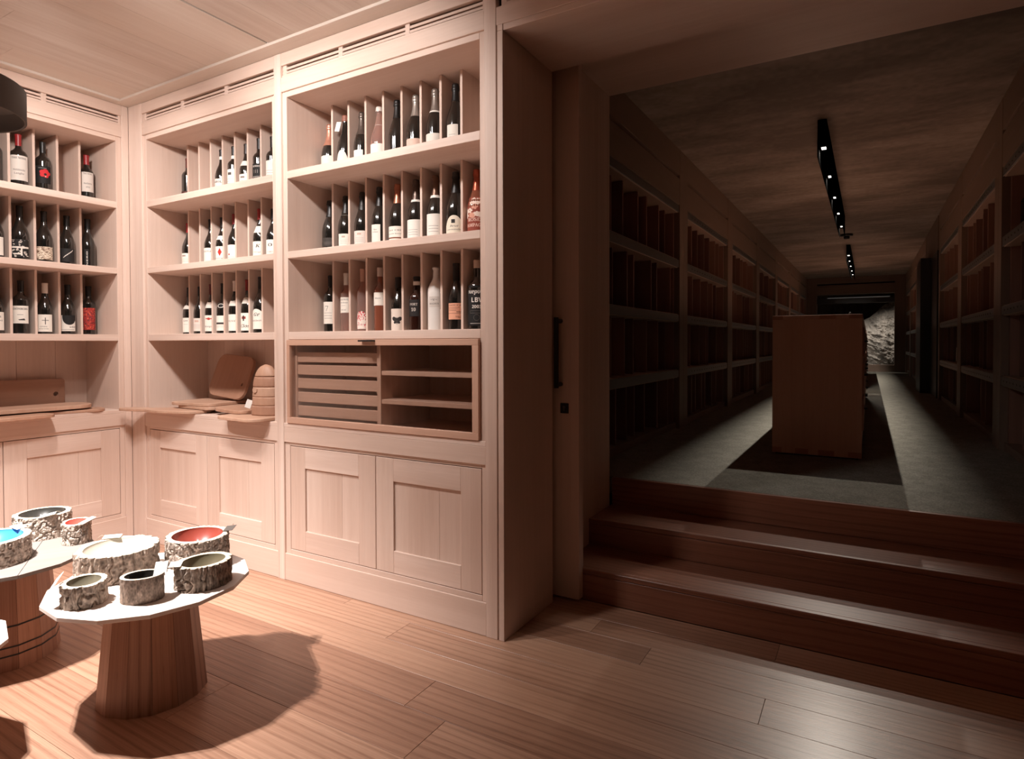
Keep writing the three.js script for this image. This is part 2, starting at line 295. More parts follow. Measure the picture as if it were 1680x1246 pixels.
// ---------------------------------------------------------------- doorway: jamb, soffit, pocket door, header, steps
{
  const j = struct('trim_2', 'pale wooden jamb of the wide doorway');
  bx(j, 'jamb_edge', M.firC, -1.286, -1.281, 0, 2.46, -2.52, ZF - .012);
  bx(j, 'jamb_panel', M.fir, -1.281, -1.2556, 0, 2.437, -2.525, ZF, 1);
  bx(j, 'jamb_back', M.fir, -1.9, -1.282, 0, 2.6, -2.525, -2.505);
  const s = struct('trim_3', 'pale wooden head of the wide doorway with ventilation slots');
  bx(s, 'soffit_board', M.fir, -1.2556, 0.95, 2.437, 2.462, -2.525, ZF - .004, 0);
  bx(s, 'soffit_board', M.fir, -1.281, -1.2556, 2.4375, 2.462, -2.525, ZF - .0005, 0);
  bx(s, 'frieze_rail', M.fir, -1.287, 0.95, 2.462, 2.534, ZF - .03, ZF - .002, 0);
  bx(s, 'frieze_rail', M.fir, -1.287, 0.95, 2.592, CEIL, ZF - .03, ZF - .002, 0);
  bx(s, 'duct_back', M.fir, -1.287, .95, 2.4625, CEIL, ZF - .42, ZF - .40, 0);
  bx(s, 'grille_slat', M.fir, -1.255, .95, 2.571, 2.583, ZF - .046, ZF - .014, 0, .001);
  bx(s, 'grille_slat', M.fir, -1.255, .95, 2.5525, 2.564, ZF - .046, ZF - .014, 0, .001);
  bx(s, 'grille_slat', M.fir, -1.255, .95, 2.5342, 2.5485, ZF - .046, ZF - .010, 0, .001);
  for (const px of [-1.268, -.85, -.43, 0, .43]) bx(s, 'grille_post', M.fir, px, px + .026, 2.534, 2.598, ZF - .05, ZF - .012);
  bx(s, 'lintel', M.fir, -1.29, .95, 2.463, CEIL + .06, -2.525, ZF - .421, 0);
  const h = struct('trim_4', 'dark wooden head and reveal between the doorway and the cellar');
  bx(h, 'header', M.fir, -2.0, .95, 2.58, 3.05, -3.256, -2.67, 0);
  bx(h, 'header', M.fir, -1.261, .95, 2.56, CEIL + .06, -2.67, -2.525, 0);
  bx(h, 'reveal_panel', M.firB, -1.95, -1.261, 0, 2.58, -3.256, -2.665, 1);
  const d = thing('door_1', 'pale sliding door leaf drawn into its pocket, with black bar handle', null, [-1.4, 0, -2.6], null, 'structure');
  bx(d, 'leaf', M.fir, -1.9, -1.147, 0.012, 2.53, -2.62, -2.577, 1);
  bx(d, 'edge_strip', M.firB, -1.9, -1.155, 0.012, 2.53, -2.645, -2.622, 1);
  const hd = new THREE.Group(); hd.name = 'handle'; d.add(hd); ORG.set(hd, V(-1.4, 0, -2.6));
  const bar = new THREE.CylinderGeometry(.011, .011, .325, 20);
  part(hd, 'bar', bar, M.black, V(-1.238, 1.155, -2.528));
  for (const y of [1.302, 1.008]) { const g = new THREE.CylinderGeometry(.0105, .0105, .052, 18); g.rotateX(Math.PI / 2); part(hd, 'standoff', g, M.black, V(-1.238, y, -2.552)); }
  bx(d, 'escutcheon', M.black, -1.2405, -1.198, .873, .92, -2.578, -2.573);
  const key = new THREE.CylinderGeometry(.0065, .0065, .004, 16); key.rotateX(Math.PI / 2); part(d, 'lock_cylinder', key, M.metal, V(-1.22, .902, -2.572));
  bx(d, 'lock_cylinder', M.metal, -1.2235, -1.2165, .884, .902, -2.5735, -2.5705);
  const st = struct('stairs', 'three dark oak steps up to the wine cellar');
  const ys = [0.147, 0.281, CF], zz = [-2.62, -2.957, -3.29];
  for (let i = 0; i < 3; i++) {
    const y0 = i ? ys[i - 1] : 0, x0 = -1.261;
    bx(st, 'riser', M.stair[i % 2], x0, .95, y0 + .001, ys[i] - (i < 2 ? .025 : 0), zz[i] - .03, zz[i] - .001, 0, .002);
    if (i < 2) bx(st, 'tread', M.stair[i % 2], x0, .95, ys[i] - .03, ys[i], zz[i + 1] - .01, zz[i] - .0305, 0, .002), bx(st, 'nosing', M.stair[i % 2], x0, .95, ys[i] - .024, ys[i] + .0006, zz[i] - .0305, zz[i] + .0012, 0, .003);
  }
  bx(st, 'stair_base', M.darkWall, -1.95, .95, -.05, .1, -3.3, -2.66, 0);
}

// ---------------------------------------------------------------- corridor shell
{
  const f = struct('corridor_floor', 'grey carpeted floor of the wine cellar');
  bx(f, 'carpet', M.carpet, KW - .5, KR + .5, CF - .1, CF, ZE - .4, -3.321, 0, .003);
  const c = struct('corridor_ceiling', 'brushed dark concrete ceiling of the wine cellar');
  bx(c, 'slab', M.concrete, KW - .6, KR + .6, CC, CC + .15, ZE - 4, -3.256, 2);
  const wl = struct('wall_corridor_left', 'dark wall behind the left racks'); bx(wl, 'wall_panel', M.darkWall, KW - .6, KW - .42, .3, CC, ZE - .1, -3.256);
  const wr = struct('wall_corridor_right', 'dark wall behind the right racks'); bx(wr, 'wall_panel', M.darkWall, KR + .42, KR + .6, .3, CC, ZE - .1, -3.256);
  bx(wr, 'wall_panel', M.darkWall, .95, KR + .6, .2, CC + .1, -3.3, -3.255);
  const we = struct('wall_corridor_end', 'far wall of the wine cellar with a wide dark opening');
  bx(we, 'wall_panel', M.darkWall, KW - .5, -1.219, CF, CC, ZE - .3, ZE); bx(we, 'wall_panel', M.darkWall, .571, KR + .5, CF, CC, ZE - .3, ZE);
  bx(we, 'wall_panel', M.darkWall, -1.219, .571, 2.47, 2.715, ZE - .3, ZE, 0); bx(we, 'wall_panel', M.darkWall, -1.219, .571, 2.75, CC, ZE - .3, ZE, 0);
  bx(we, 'slot_back', M.darkWall, -1.219, .571, 2.7, 2.77, ZE - .32, ZE - .25, 0);
  bx(we, 'sill', M.darkWall, -1.219, .571, CF, .61, ZE - .3, ZE - .02, 0);
  bx(we, 'window_head', M.black, -1.219, .571, 2.235, 2.36, ZE - .28, ZE - .2, 0);
  // chamber with the rock behind the opening
  const ch = struct('rock_chamber', 'dark chamber behind the far opening');
  bx(ch, 'wall_panel', M.concrete, -2.4, -2.2, 0, CC, ZE - 4, ZE - .3); bx(ch, 'wall_panel', M.concrete, 1.9, 2.1, 0, CC, ZE - 4, ZE - .3);
  bx(ch, 'wall_panel', M.concrete, -2.4, 2.1, 0, CC, ZE - 4.1, ZE - 3.9, 0); bx(ch, 'wall_panel', M.concrete, -2.4, 2.1, 0, .3, ZE - 4, ZE - .3, 0);
  bx(ch, 'wall_panel', M.concrete, -2.4, KW - .5, 0, CC, ZE - .3, ZE - .2, 0); bx(ch, 'wall_panel', M.concrete, KR + .5, 2.1, 0, CC, ZE - .3, ZE - .2, 0);
}
{ // rock: a rough slope rising to the right
  const nx = 260, ny = 190, pos = [], idx = [], col = [];
  const fb = (x, y, s) => { let a = 0, w = .5, q = 1; for (let k = 0; k < 5; k++) { a += w * (1 - Math.abs(2 * n3(x * q, y * q, k * 3.3, s) - 1)); w *= .52; q *= 2.1; } return a; };
  for (let j = 0; j <= ny; j++) for (let i = 0; i <= nx; i++) {
    const u = i / nx, v = j / ny, x = -1.6 + 2.9 * u, top = 1.35 + 1.0 * Math.max(0, Math.min(1, (x + .55) / 1.2)) + .3 * n3(x * 3, 5, 1), y = .3 + (top - .3) * v;
    const z = ZE - .75 - 1.0 * v * v + .6 * (fb(x * 1.9, y * 2.1 + x * .9, 5) - .6) + .24 * (fb(x * 6, y * 9 + x * 4, 9) - .6);
    pos.push(x, y + .1 * (fb(x * 3, y * 3, 14) - .6), z);
    const g = .55 + .5 * n3(x * 9, y * 9, 3, 4); col.push(.5 * g, .46 * g, .42 * g);
  }
  for (let j = 0; j < ny; j++) for (let i = 0; i < nx; i++) { const a = j * (nx + 1) + i; idx.push(a, a + 1, a + nx + 2, a, a + nx + 2, a + nx + 1); }
  // back of the slope, so that the rock is a solid heap
  const b0 = pos.length / 3; for (let i = 0; i <= nx; i++) { const o = (ny * (nx + 1) + i) * 3; pos.push(pos[o], .2, ZE - 3.6); col.push(.3, .28, .26); }
  for (let i = 0; i < nx; i++) { const a = ny * (nx + 1) + i; idx.push(a, a + 1, b0 + i + 1, a, b0 + i + 1, b0 + i); }
  let g = new THREE.BufferGeometry(); g.setAttribute('position', new THREE.Float32BufferAttribute(pos, 3)); g.setAttribute('color', new THREE.Float32BufferAttribute(col, 3)); g.setIndex(idx); g = toCreasedNormals(g, .5);
  const m = new THREE.Mesh(g, std(0xffffff, { vertexColors: true, roughness: .95, side: THREE.DoubleSide })); m.name = 'rock_face'; m.castShadow = m.receiveShadow = true; m.userData = { label: 'rough grey rock slope seen through the opening at the far end', category: 'rock' }; scene.add(m);
  const lb = thing('strip_light', 'thin strip light above the rock at the far opening', 'light', [-.25, 2.4, ZE - .33]);
  bx(lb, 'housing', M.black, -.98, .476, 2.4, 2.43, ZE - .36, ZE - .31, 0); bx(lb, 'diffuser', std(lin(.9, .9, .9), { emissive: lin(1, .94, .88), emissiveIntensity: .05 }), -.975, .471, 2.385, 2.3995, ZE - .355, ZE - .312, 0);
  for (const x of [-.1, .35]) { const l = new THREE.SpotLight(TRACK, LIGHT.rock, 0, 60 * RAD, .6); l.position.set(x, 2.3, ZE - .4); l.target.position.set(x + .15, .9, ZE - 1.0); l.castShadow = true; lb.add(l, l.target); l.position.sub(lb.position); l.target.position.sub(lb.position); }
}

// ---------------------------------------------------------------- corridor racks
const LEV = [[.49, .889], [.965, 1.383], [1.455, 1.862], [1.94, 2.35]], RAIL = [[.889, .965], [1.383, 1.455], [1.862, 1.94], [2.35, 2.425]];
const holeGeo = new THREE.CylinderGeometry(.006, .006, .002, 8); holeGeo.rotateZ(Math.PI / 2);
function rack(side, z0, z1, label, divs, opt = {}) {
  // side -1 left wall, +1 right wall; the bay runs from z0 (near) to z1 (far) between posts
  const X = side < 0 ? KW : KR, zc = (z0 + z1) / 2, R = thing('wine_rack', label, 'rack', [X, CF, zc], 'wine racks along the cellar');
  const B = (nm, mat, d0, d1, y0, y1, za, zb, g, ch) => bx(R, nm, mat, X + side * d0, X + side * d1, y0, y1, za, zb, g, ch);
  const pw = .138, dp = .40;
  B('post', M.rack, 0, .05, CF, CC - .002, z0, z0 + pw, 1); B('post', M.rack, 0, .05, CF, CC - .002, z1 - pw, z1, 1);
  B('side_panel', M.rackDiv[0], .05, dp, CF, 2.43, z0 - .03, z0 - .002, 1); B('side_panel', M.rackDiv[0], .05, dp, CF, 2.43, z1 + .002, z1 + .03, 1);
  B('frieze', M.rack, .002, .04, 2.425, 2.654, z1, z0, 2); B('frieze', M.rack, .002, .04, 2.684, CC - .002, z1, z0, 2); B('slot_back', M.rack, .36, .38, 2.43, CC - .002, z1, z0, 2); B('top_panel', M.rack, .05, .38, 2.426, 2.436, z1, z0, 2);
  B('back_panel', M.rackDiv[0], dp, dp + .012, CF, 2.43, z1, z0, 1);
  B('plinth', M.rack, .03, .05, CF + .001, .47, z1, z0, 2); B('shelf', M.rack, .03, dp, .47, .49, z1, z0, 2);
  for (const [a, b] of RAIL) {
    B('shelf', M.rackEdge, .012, dp, a, b, z1 + .03, z0 - .03, 2);
    B('metal_rail', M.metal, .005, .0115, a + .006, b - .006, z1 + .008, z0 - .008, 2);
    if (opt.holes) { const gs = []; for (let z = z1 + .12; z < z0 - .08; z += .105) { const g = holeGeo.clone(); g.translate(X + side * .0045 - X, (a + b) / 2 - CF, z - zc); gs.push(g); } part(R, 'rail_holes', mergeGeometries(gs), M.blackMatte, V(X, CF, zc), { kind: 'stuff' }); }
  }
  LEV.forEach(([y0, y1], r) => { for (const z of divs[r]) B('divider', M.rackDiv[rnd() < .6 ? 0 : 1], .05 + rr(0, .03), dp - .001, y0, y1 - .002, z - .008, z + .008, 1, .001); });
  return R;
}
const RB = [[1, 0, 3, -5.35, 'on the top shelf'], [1, 0, 0, -5.0, 'at floor level'], [1, 1, 1, -7.3, 'next to the far post'], [1, 1, 1, -7.05, 'second from the far post'], [1, 1, 1, -6.15, 'beside the near post'], [1, 2, 1, -8.5, 'nearer of the pair'], [1, 2, 1, -8.8, 'farther of the pair'], [1, 2, 0, -8.75, 'with a pale label'], [1, 2, 0, -8.35, 'without label at floor level']];   // bottles kept in the right racks: side, bay, level, z, where
const posts = [-5.605, -7.76, -9.93, -12.1, -14.3, -16.4, -18.35];
{
  const ords = ['nearest', 'second', 'third', 'fourth', 'fifth', 'sixth', 'farthest'];
  let z0 = -3.4;
  for (let i = 0; i < 7; i++) {
    const a = (i ? posts[i - 1] - .138 : -3.4), b = posts[i] + .138;
    for (const side of [-1, 1]) {
      if (side > 0 && i === 3) continue;   // the black door stands here
      let divs;
      if (side < 0 && i === 0) divs = [[-3.75, -4.02, -4.27, -4.47, -4.72, -5.01, -5.30], [-3.7, -3.95, -4.18, -4.44, -4.72, -4.99, -5.28], [-3.75, -4.02, -4.25, -4.44, -4.81, -4.97, -5.37], [-3.8, -3.98, -4.16, -4.52, -4.70, -5.06, -5.27]];
      else divs = LEV.map(() => { const o = [], n = 6; let z = a - .15; for (let q = 0; q < n; q++) { z -= (a - b - .2) / n * rr(.7, 1.25); if (z > b + .12 && !(side > 0 && RB.some(q => q[1] === i && Math.abs(q[3] - z) < .075))) o.push(z); } return o; });
      if (side > 0 && i === 0) divs = [[-5.1], [-5.22, -4.3], [-5.2, -4.4], [-5.15, -4.5]];
      rack(side, a, b, `dark wooden wine rack, ${ords[i]} bay on the ${side < 0 ? 'left' : 'right'} of the cellar`, divs, { holes: i < 5 && i > 0 || side > 0 });
    }
  }
  const dd = thing('door_2', 'black double door standing in the right rack wall of the cellar', null, [KR, CF, -10.9], null, 'structure');
  bx(dd, 'leaf', M.black, .795, .85, CF + .003, 2.44, -11.0, -10.07); bx(dd, 'leaf', M.black, .665, .715, CF + .003, 2.45, -11.85, -11.0);
  bx(dd, 'side', M.black, .715, .85, CF + .003, 2.45, -11.04, -11.0); bx(dd, 'frame', M.darkWall, .802, .9, 2.46, CC - .002, -11.96, -10.07, 2); bx(dd, 'frame', M.darkWall, .802, .9, CF, 2.46, -11.96, -11.86, 1); bx(dd, 'frame', M.darkWall, .855, 1.2, CF, 2.46, -10.0685, -10.0, 1);
  bx(dd, 'frame_back', M.darkWall, .86, .9, CF, 2.46, -11.86, -10.07);
}

// ---------------------------------------------------------------- islands
function island(z0, z1, label) {
  const o = thing('tasting_island', label, 'counter', [-.303, CF, (z0 + z1) / 2]), x0 = -.572, x1 = -.034, y1 = 1.382;
  bx(o, 'end_panel', M.island, x0, x1, CF + .012, y1 - .028, z0 - .03, z0, 1, .002); bx(o, 'end_panel', M.island, x0, x1, CF + .012, y1 - .028, z1, z1 + .03, 1, .002);
  bx(o, 'top', M.island, x0, x1, y1 - .028, y1, z1, z0, 2, .002);
  bx(o, 'side_panel', M.island, x0 + .004, x0 + .024, CF + .012, y1 - .028, z1 + .03, z0 - .03, 2); bx(o, 'side_panel', M.island, x1 - .024, x1 - .004, CF + .012, y1 - .028, z1 + .03, z0 - .03, 2);
  bx(o, 'plinth', M.black, x0 + .02, x1 - .02, CF, CF + .012, z1 + .02, z0 - .02, 2);
  for (const [a, b] of [[0, .066], [.29, .385], [.46, .538]]) bx(o, 'box_joint', M.islandJoint, x0 + a, x0 + b, y1 - .0275, y1 - .001, z0 - .02, z0 + .0008, 0, .0006);
  for (const [a, b] of [[0, .06], [.145, .225], [.285, .38], [.46, .536]]) bx(o, 'box_joint', M.islandJoint, x0 + a, x0 + b, CF + .014, CF + .05, z0 - .02, z0 + .0008, 0, .0006);
  const n = 4, L = (z0 - z1 - .4) / n;
  for (let i = 0; i < n; i++) for (const y of [.6, .85, 1.1]) { const d = bx(o, 'drawer', M.islandJoint, x1 - .01, x1 + .008, y, y + .2, z0 - .2 - L * (i + 1) + .02, z0 - .2 - L * i - .02, 2); bx(d, 'pull', M.black, x1 + .008, x1 + .03, y + .1, y + .112, z0 - .2 - L * (i + .6), z0 - .2 - L * (i + .4), 2); }
  return o;
}
island(-4.547, -9.9, 'reddish wooden island block nearest the steps in the cellar');
island(-11.4, -16.7, 'reddish wooden island block at the far end of the cellar');
{ const s = thing('bottle_stopper', 'small dark stopper standing on the near island top', 'stopper', [-.119, 1.382, -5.2]); part(s, 'knob', lathe([[0, 0], [.012, 0], [.012, .008], [.006, .014], [.006, .022], [.011, .03], [.008, .04], [0, .042]], 16), M.black, V(-.119, 1.382, -5.2)); }

// ---------------------------------------------------------------- cellar track lights (lamps between two side fins)
function track(z0, z1, lamps, label) {
  const x = -.319, yb = 2.755, o = thing('track_light', label, 'light', [x, CC, (z0 + z1) / 2], 'cellar track lights');
  bx(o, 'body', M.fin, x - .032, x + .032, yb, CC - .001, z1, z0, 2);
  for (const s of [-1, 1]) bx(o, 'fin', M.fin, x + s * .030, x + s * .033, yb - .125, yb, z1, z0, 2, .0005);
  for (const z of lamps) {
    const l = bx(o, 'lamp', M.trackGlow, x - .017, x + .017, yb - .006, yb - .0005, z - .03, z + .03, 2);
    const p = new THREE.SpotLight(TRACK, LIGHT.track, 0, 84 * RAD, .35); p.position.set(x, yb - .016, z).sub(o.position); p.target.position.set(x, 0, z).sub(o.position); p.castShadow = true; p.shadow.radius = .6; o.add(p, p.target);
  }
}
track(-5.29, -9.5, [-5.513, -6.484, -7.445, -8.392, -9.349], 'black linear track light with five lamps over the near island');
track(-12.3, -16.3, [-12.53, -13.40, -14.33, -15.27, -16.12], 'black linear track light with five lamps over the far island');
{ const s = thing('smoke_detector', 'small black smoke detector between the two track lights', 'detector', [-.312, CC, -11.11]); part(s, 'base', lathe([[0, 0], [.09, 0], [.09, -.03], [.05, -.035], [0, -.035]].reverse(), 28), M.black, V(-.312, CC, -11.11)); part(s, 'sensor', lathe([[0, -.034], [.045, -.034], [.04, -.075], [0, -.08]].reverse(), 24), M.black, V(-.312, CC, -11.11)); }

// ---------------------------------------------------------------- front room lamps
function pendant(cx, cz, label) {
  const o = thing('pendant_lamp', label, 'lamp', [cx, CEIL, cz]), R = .235, y0 = 2.0, y1 = 2.112, c = V(cx, 0, cz);
  part(o, 'shade', lathe([[R - .008, y0], [R, y0], [R, y1 - .006], [R - .006, y1], [0, y1], [0, y1 - .008], [R - .008, y1 - .012], [R - .008, y0]], 72), M.felt, c);
  part(o, 'lamp_plate', lathe([[0, 2.062], [R - .009, 2.062], [R - .009, 2.07], [0, 2.07]], 48), M.felt, c);
  part(o, 'stem', new THREE.CylinderGeometry(.006, .006, CEIL - y1, 12), M.black, V(cx, (CEIL + y1) / 2, cz));
  part(o, 'canopy', new THREE.CylinderGeometry(.05, .05, .02, 28), M.felt, V(cx, CEIL - .011, cz));
  for (const [dx, dz] of [[.005, .12], [-.035, .08], [.045, .075]]) {
    part(o, 'lamp', new THREE.CylinderGeometry(.022, .022, .01, 20), M.lampGlow, V(cx + dx, 2.055, cz + dz));
    const l = new THREE.SpotLight(WARM, LIGHT.drum, 0, 52 * RAD, .9); l.position.set(dx, 2.04 - CEIL, dz); l.target.position.set(dx, -CEIL, dz); l.castShadow = true; l.shadow.radius = .55; o.add(l, l.target);
  }
}
pendant(-2.735, -.83, 'dark drum pendant lamp hanging at the left edge');
function ceilingSpot(x, z, tx, ty, tz, I) {
  const o = thing('ceiling_spotlight', `small black ceiling spotlight above the viewer, ${x < -2.6 ? 'left' : x < -1.9 ? 'middle' : 'right'} one of the row`, 'light', [x, CEIL + .013, z]);
  part(o, 'body', new THREE.CylinderGeometry(.04, .04, .05, 24, 1, true), M.black, V(x, CEIL - .012, z)); part(o, 'lens', new THREE.CylinderGeometry(.034, .034, .006, 24), M.lampGlow, V(x, CEIL - .03, z));
  const l = new THREE.SpotLight(WARM, I, 0, 55 * RAD, .55); l.position.set(0, -.06, 0); l.target.position.set(tx - x, ty - CEIL, tz - z); l.castShadow = true; l.shadow.radius = 3.5; o.add(l, l.target);
}
ceilingSpot(-2.95, -1.1, -3.85, 1.6, -1.85, LIGHT.ceiling * 1.35); ceilingSpot(-2.4, -1.02, -2.75, 1.72, -2.1, LIGHT.ceiling); ceilingSpot(-1.85, -1.02, -2.13, 1.86, -2.1, LIGHT.ceiling * 1.1);
//@@OBJECTS
// ---------------------------------------------------------------- glass-fronted case in the right cabinet
{
  const o = thing('display_case', 'reddish wooden display case with glass front, slats and two shelves', 'case', [-1.95, .80, ZF - .02]);
  const z = ZF + .004, x0 = -2.525, x1 = -1.373, y0 = .8015, y1 = 1.219;
  const door = new THREE.Group(); door.name = 'glass_door'; o.add(door); ORG.set(door, V(-1.95, .80, ZF - .02));
  bx(door, 'frame_rail', M.beech, x0, x1, y1 - .028, y1, z - .022, z, 0); bx(door, 'frame_rail', M.beech, x0, x1, y0, y0 + .03, z - .022, z, 0);
  bx(door, 'frame_stile', M.beech, x0, x0 + .022, y0 + .03, y1 - .028, z - .022, z, 1); bx(door, 'frame_stile', M.beech, x1 - .032, x1, y0 + .03, y1 - .028, z - .022, z, 1);
  bx(door, 'glass_pane', M.pane, x0 + .02, x1 - .03, y0 + .028, y1 - .026, z - .0125, z - .0095, 1, .0002);
  bx(door, 'tab_handle', M.black, -2.012, -1.931, 1.2085, 1.2165, z, z + .028, 0, .001);
  const zi = z - .03;
  bx(o, 'side_panel', M.beech, x0, x0 + .012, y0, y1, BACK + .015, zi + .005, 1); bx(o, 'side_panel', M.beech, x1 - .012, x1, y0, y1, BACK + .015, zi + .005, 1);
  bx(o, 'bottom_panel', M.beech, x0 + .012, x1 - .012, y0, y0 + .015, BACK + .015, zi + .005, 0); bx(o, 'top_panel', M.beech, x0 + .012, x1 - .012, y1 - .012, y1, BACK + .015, zi + .005, 0);
  bx(o, 'back_panel', M.beech, x0, x1, y0, y1, BACK + .0075, BACK + .0145, 1);
  bx(o, 'center_panel', M.beech, -1.95, -1.926, y0 + .015, y1 - .012, BACK + .015, zi, 1);
  [1.157, 1.094, 1.026, .957, .888].forEach((t, i) => bx(o, 'slat', M.beech, x0 + .03, -1.951, t - .05, t, zi - .032, zi - .014, 0, .002));
  bx(o, 'slat_post', M.beech, x0 + .013, x0 + .029, y0 + .015, y1 - .012, zi - .03, zi - .01, 1);
  for (const t of [1.0745, .9435]) bx(o, 'shelf', M.beech, -1.9255, x1 - .0125, t - .02, t, BACK + .015, zi - .004, 0);
}

// ---------------------------------------------------------------- bottles
function canvasTex(w, h, fn) { const c = document.createElement('canvas'); c.width = w; c.height = h; const g = c.getContext('2d'); fn(g, w, h); const t = new THREE.CanvasTexture(c); t.colorSpace = THREE.SRGBColorSpace; return t; }
const labelMats = new Map();
function labelMat(key, w, h, fn) { if (!labelMats.has(key)) labelMats.set(key, new THREE.MeshStandardMaterial({ map: canvasTex(w, h, fn), roughness: .75, side: THREE.DoubleSide })); return labelMats.get(key); }
const CREAM = '#e6dfd4';
const D = { // label drawings
  plain: c => (g, w, h) => { g.fillStyle = c || CREAM; g.fillRect(0, 0, w, h); },
  text: (rows, bg = CREAM, fg = '#3a3432') => (g, w, h) => { g.fillStyle = bg; g.fillRect(0, 0, w, h); g.fillStyle = fg; g.textAlign = 'center'; for (const [t, y, s, f] of rows) { g.font = `${f || ''} ${Math.round(s * h)}px serif`; g.fillText(t, w / 2, y * h, w * .92); } },
  lines: (acc, bg = CREAM) => (g, w, h) => { g.fillStyle = bg; g.fillRect(0, 0, w, h); g.fillStyle = '#8d8480'; for (let i = 0; i < 3; i++) g.fillRect(w * .2, h * (.5 + i * .12), w * .6, 2); if (acc) { g.fillStyle = acc; g.fillRect(w * .35, h * .16, w * .3, h * .14); } },
};
const prof = {
  bordeaux: (R, H) => [[0, 0], [R - .004, 0], [R, .004], [R, H * .62], [R * .97, H * .655], [R * .8, H * .70], [R * .5, H * .735], [.0155, H * .77], [.0142, H * .80], [.0142, H - .012], [.0152, H - .010], [.0152, H - .001], [0, H]],
  burgundy: (R, H) => [[0, 0], [R - .004, 0], [R, .004], [R, H * .44], [R * .97, H * .50], [R * .87, H * .56], [R * .68, H * .63], [R * .5, H * .69], [R * .4, H * .745], [.0148, H * .81], [.0142, H - .012], [.0152, H - .010], [.0152, H - .001], [0, H]],
  champagne: (R, H) => [[0, 0], [R - .005, 0], [R, .005], [R, H * .42], [R * .97, H * .48], [R * .88, H * .55], [R * .70, H * .63], [R * .52, H * .70], [R * .41, H * .77], [.0155, H * .84], [.0145, H * .9], [.0175, H * .915], [.0175, H * .945], [.016, H * .95], [.0165, H * .985], [.013, H - .001], [0, H]],
  port: (R, H) => [[0, 0], [R - .004, 0], [R, .004], [R, H * .58], [R * .93, H * .64], [R * .7, H * .69], [R * .46, H * .72], [.0165, H * .76], [.018, H * .80], [.0165, H * .83], [.0155, H - .012], [.0165, H - .01], [.0165, H - .001], [0, H]],
  jug: (R, H) => [[0, 0], [R - .004, 0], [R, .004], [R, H * .60], [R * .96, H * .66], [R * .78, H * .73], [R * .5, H * .79], [.015, H * .84], [.0135, H * .95], [.018, H * .97], [.018, H - .001], [0, H]],
};
function rAt(p, y) { for (let i = 1; i + 1 < p.length; i++) if (p[i][1] <= y && p[i + 1][1] >= y) { const t = (y - p[i][1]) / Math.max(1e-6, p[i + 1][1] - p[i][1]); return p[i][0] + t * (p[i + 1][0] - p[i][0]); } return p[1][0]; }
const latheCache = new Map();
function cachedLathe(key, p, seg) { if (!latheCache.has(key)) latheCache.set(key, lathe(p, seg)); return latheCache.get(key); }
const capMats = new Map();
function capMat(c, metal) { const k = c + metal; if (!capMats.has(k)) capMats.set(k, std(new THREE.Color(c), { roughness: metal ? .32 : .4, metalness: metal ? .7 : 0 })); return capMats.get(k); }
// a curved label following the lathe between heights y0 and y1, a radians wide
function labelGeo(p, y0, y1, a, arch = 0) {
  const n = 14, m = 6, pos = [], uv = [], idx = [];
  for (let j = 0; j <= m; j++) for (let i = 0; i <= n; i++) {
    const u = i / n, v = j / m, th = (u - .5) * a, top = y1 - arch * (y1 - y0) * Math.pow(Math.abs(2 * u - 1), 2.2), y = y0 + (top - y0) * v, r = rAt(p, y) + .0006;
    pos.push(Math.sin(th) * r, y, Math.cos(th) * r); uv.push(u, arch ? (y - y0) / (y1 - y0) : v);
  }
  for (let j = 0; j < m; j++) for (let i = 0; i < n; i++) { const q = j * (n + 1) + i; idx.push(q, q + 1, q + n + 2, q, q + n + 2, q + n + 1); }
  const g = new THREE.BufferGeometry(); g.setAttribute('position', new THREE.Float32BufferAttribute(pos, 3)); g.setAttribute('uv', new THREE.Float32BufferAttribute(uv, 2)); g.setIndex(idx); g.computeVertexNormals(); return g;
}
function bottle(x, y, z, yaw, label, o, group) {
  const R = o.R || { bordeaux: .0375, burgundy: .0405, champagne: .0435, port: .038, jug: .040 }[o.type], H = o.H || { bordeaux: .30, burgundy: .297, champagne: .312, port: .29, jug: .30 }[o.type];
  const p = prof[o.type](R, H), t = thing('wine_bottle', label, 'bottle', [x, y, z], group);
  t.rotation.y = yaw;
  const add = (nm, g, m) => { const q = new THREE.Mesh(g, m); q.name = nm; q.castShadow = q.receiveShadow = true; t.add(q); return q; };
  add('glass_body', cachedLathe([o.type, R, H].join(), p, 36), o.glass || M.glassDark);
  if (o.cap) {
    const cs = H * (o.capFrom || (o.type === 'champagne' ? .70 : .80)), q = [];
    for (let yy = cs; yy < H - .0005; yy += H * .012) q.push([rAt(p, yy) + .0007, yy]);
    q.push([.0155, H + .0008], [0, H + .001]);
    add('foil_capsule', cachedLathe(['cap', o.type, R, H, cs].join(), q, 28), capMat(o.cap, o.capMetal));
  }
  if (o.band) { const [c, f0, f1] = o.band, q = [[rAt(p, H * f0) + .0012, H * f0], [rAt(p, H * f1) + .0012, H * f1]]; add('neck_band', lathe(q, 28), capMat(c, false)); }
  for (const L of o.labels || []) { const [key, y0, y1, a, fn, arch, w = 96, h = 128, turn = 0] = L; add('label', labelGeo(p, y0, y1, a, arch || 0), labelMat(key, w, h, fn)).rotation.y = turn; }
  if (o.tag) { const g = cbox(.034, .05, .0012, 1, .0002); const q = add('paper_tag', g, M.paper); q.position.set(-.026, H * .8, .03); q.rotation.set(-.15, -.3, -.25); }
  return t;
}
const GR = { A: 'bottles in the corner cabinet', B: 'bottles in the cabinet by the doorway', C: 'bottles in the left wall cabinet' };
const UN = { A: 'corner cabinet', B: 'doorway cabinet', C: 'left cabinet' };
const ROW = { 1: ['top shelf', S1[1]], 2: ['middle shelf', S2[1]], 3: ['lower shelf', S3[1]] };
const ORD = ['first', 'second', 'third', 'fourth', 'fifth', 'sixth', 'seventh', 'eighth', 'ninth', 'tenth'];
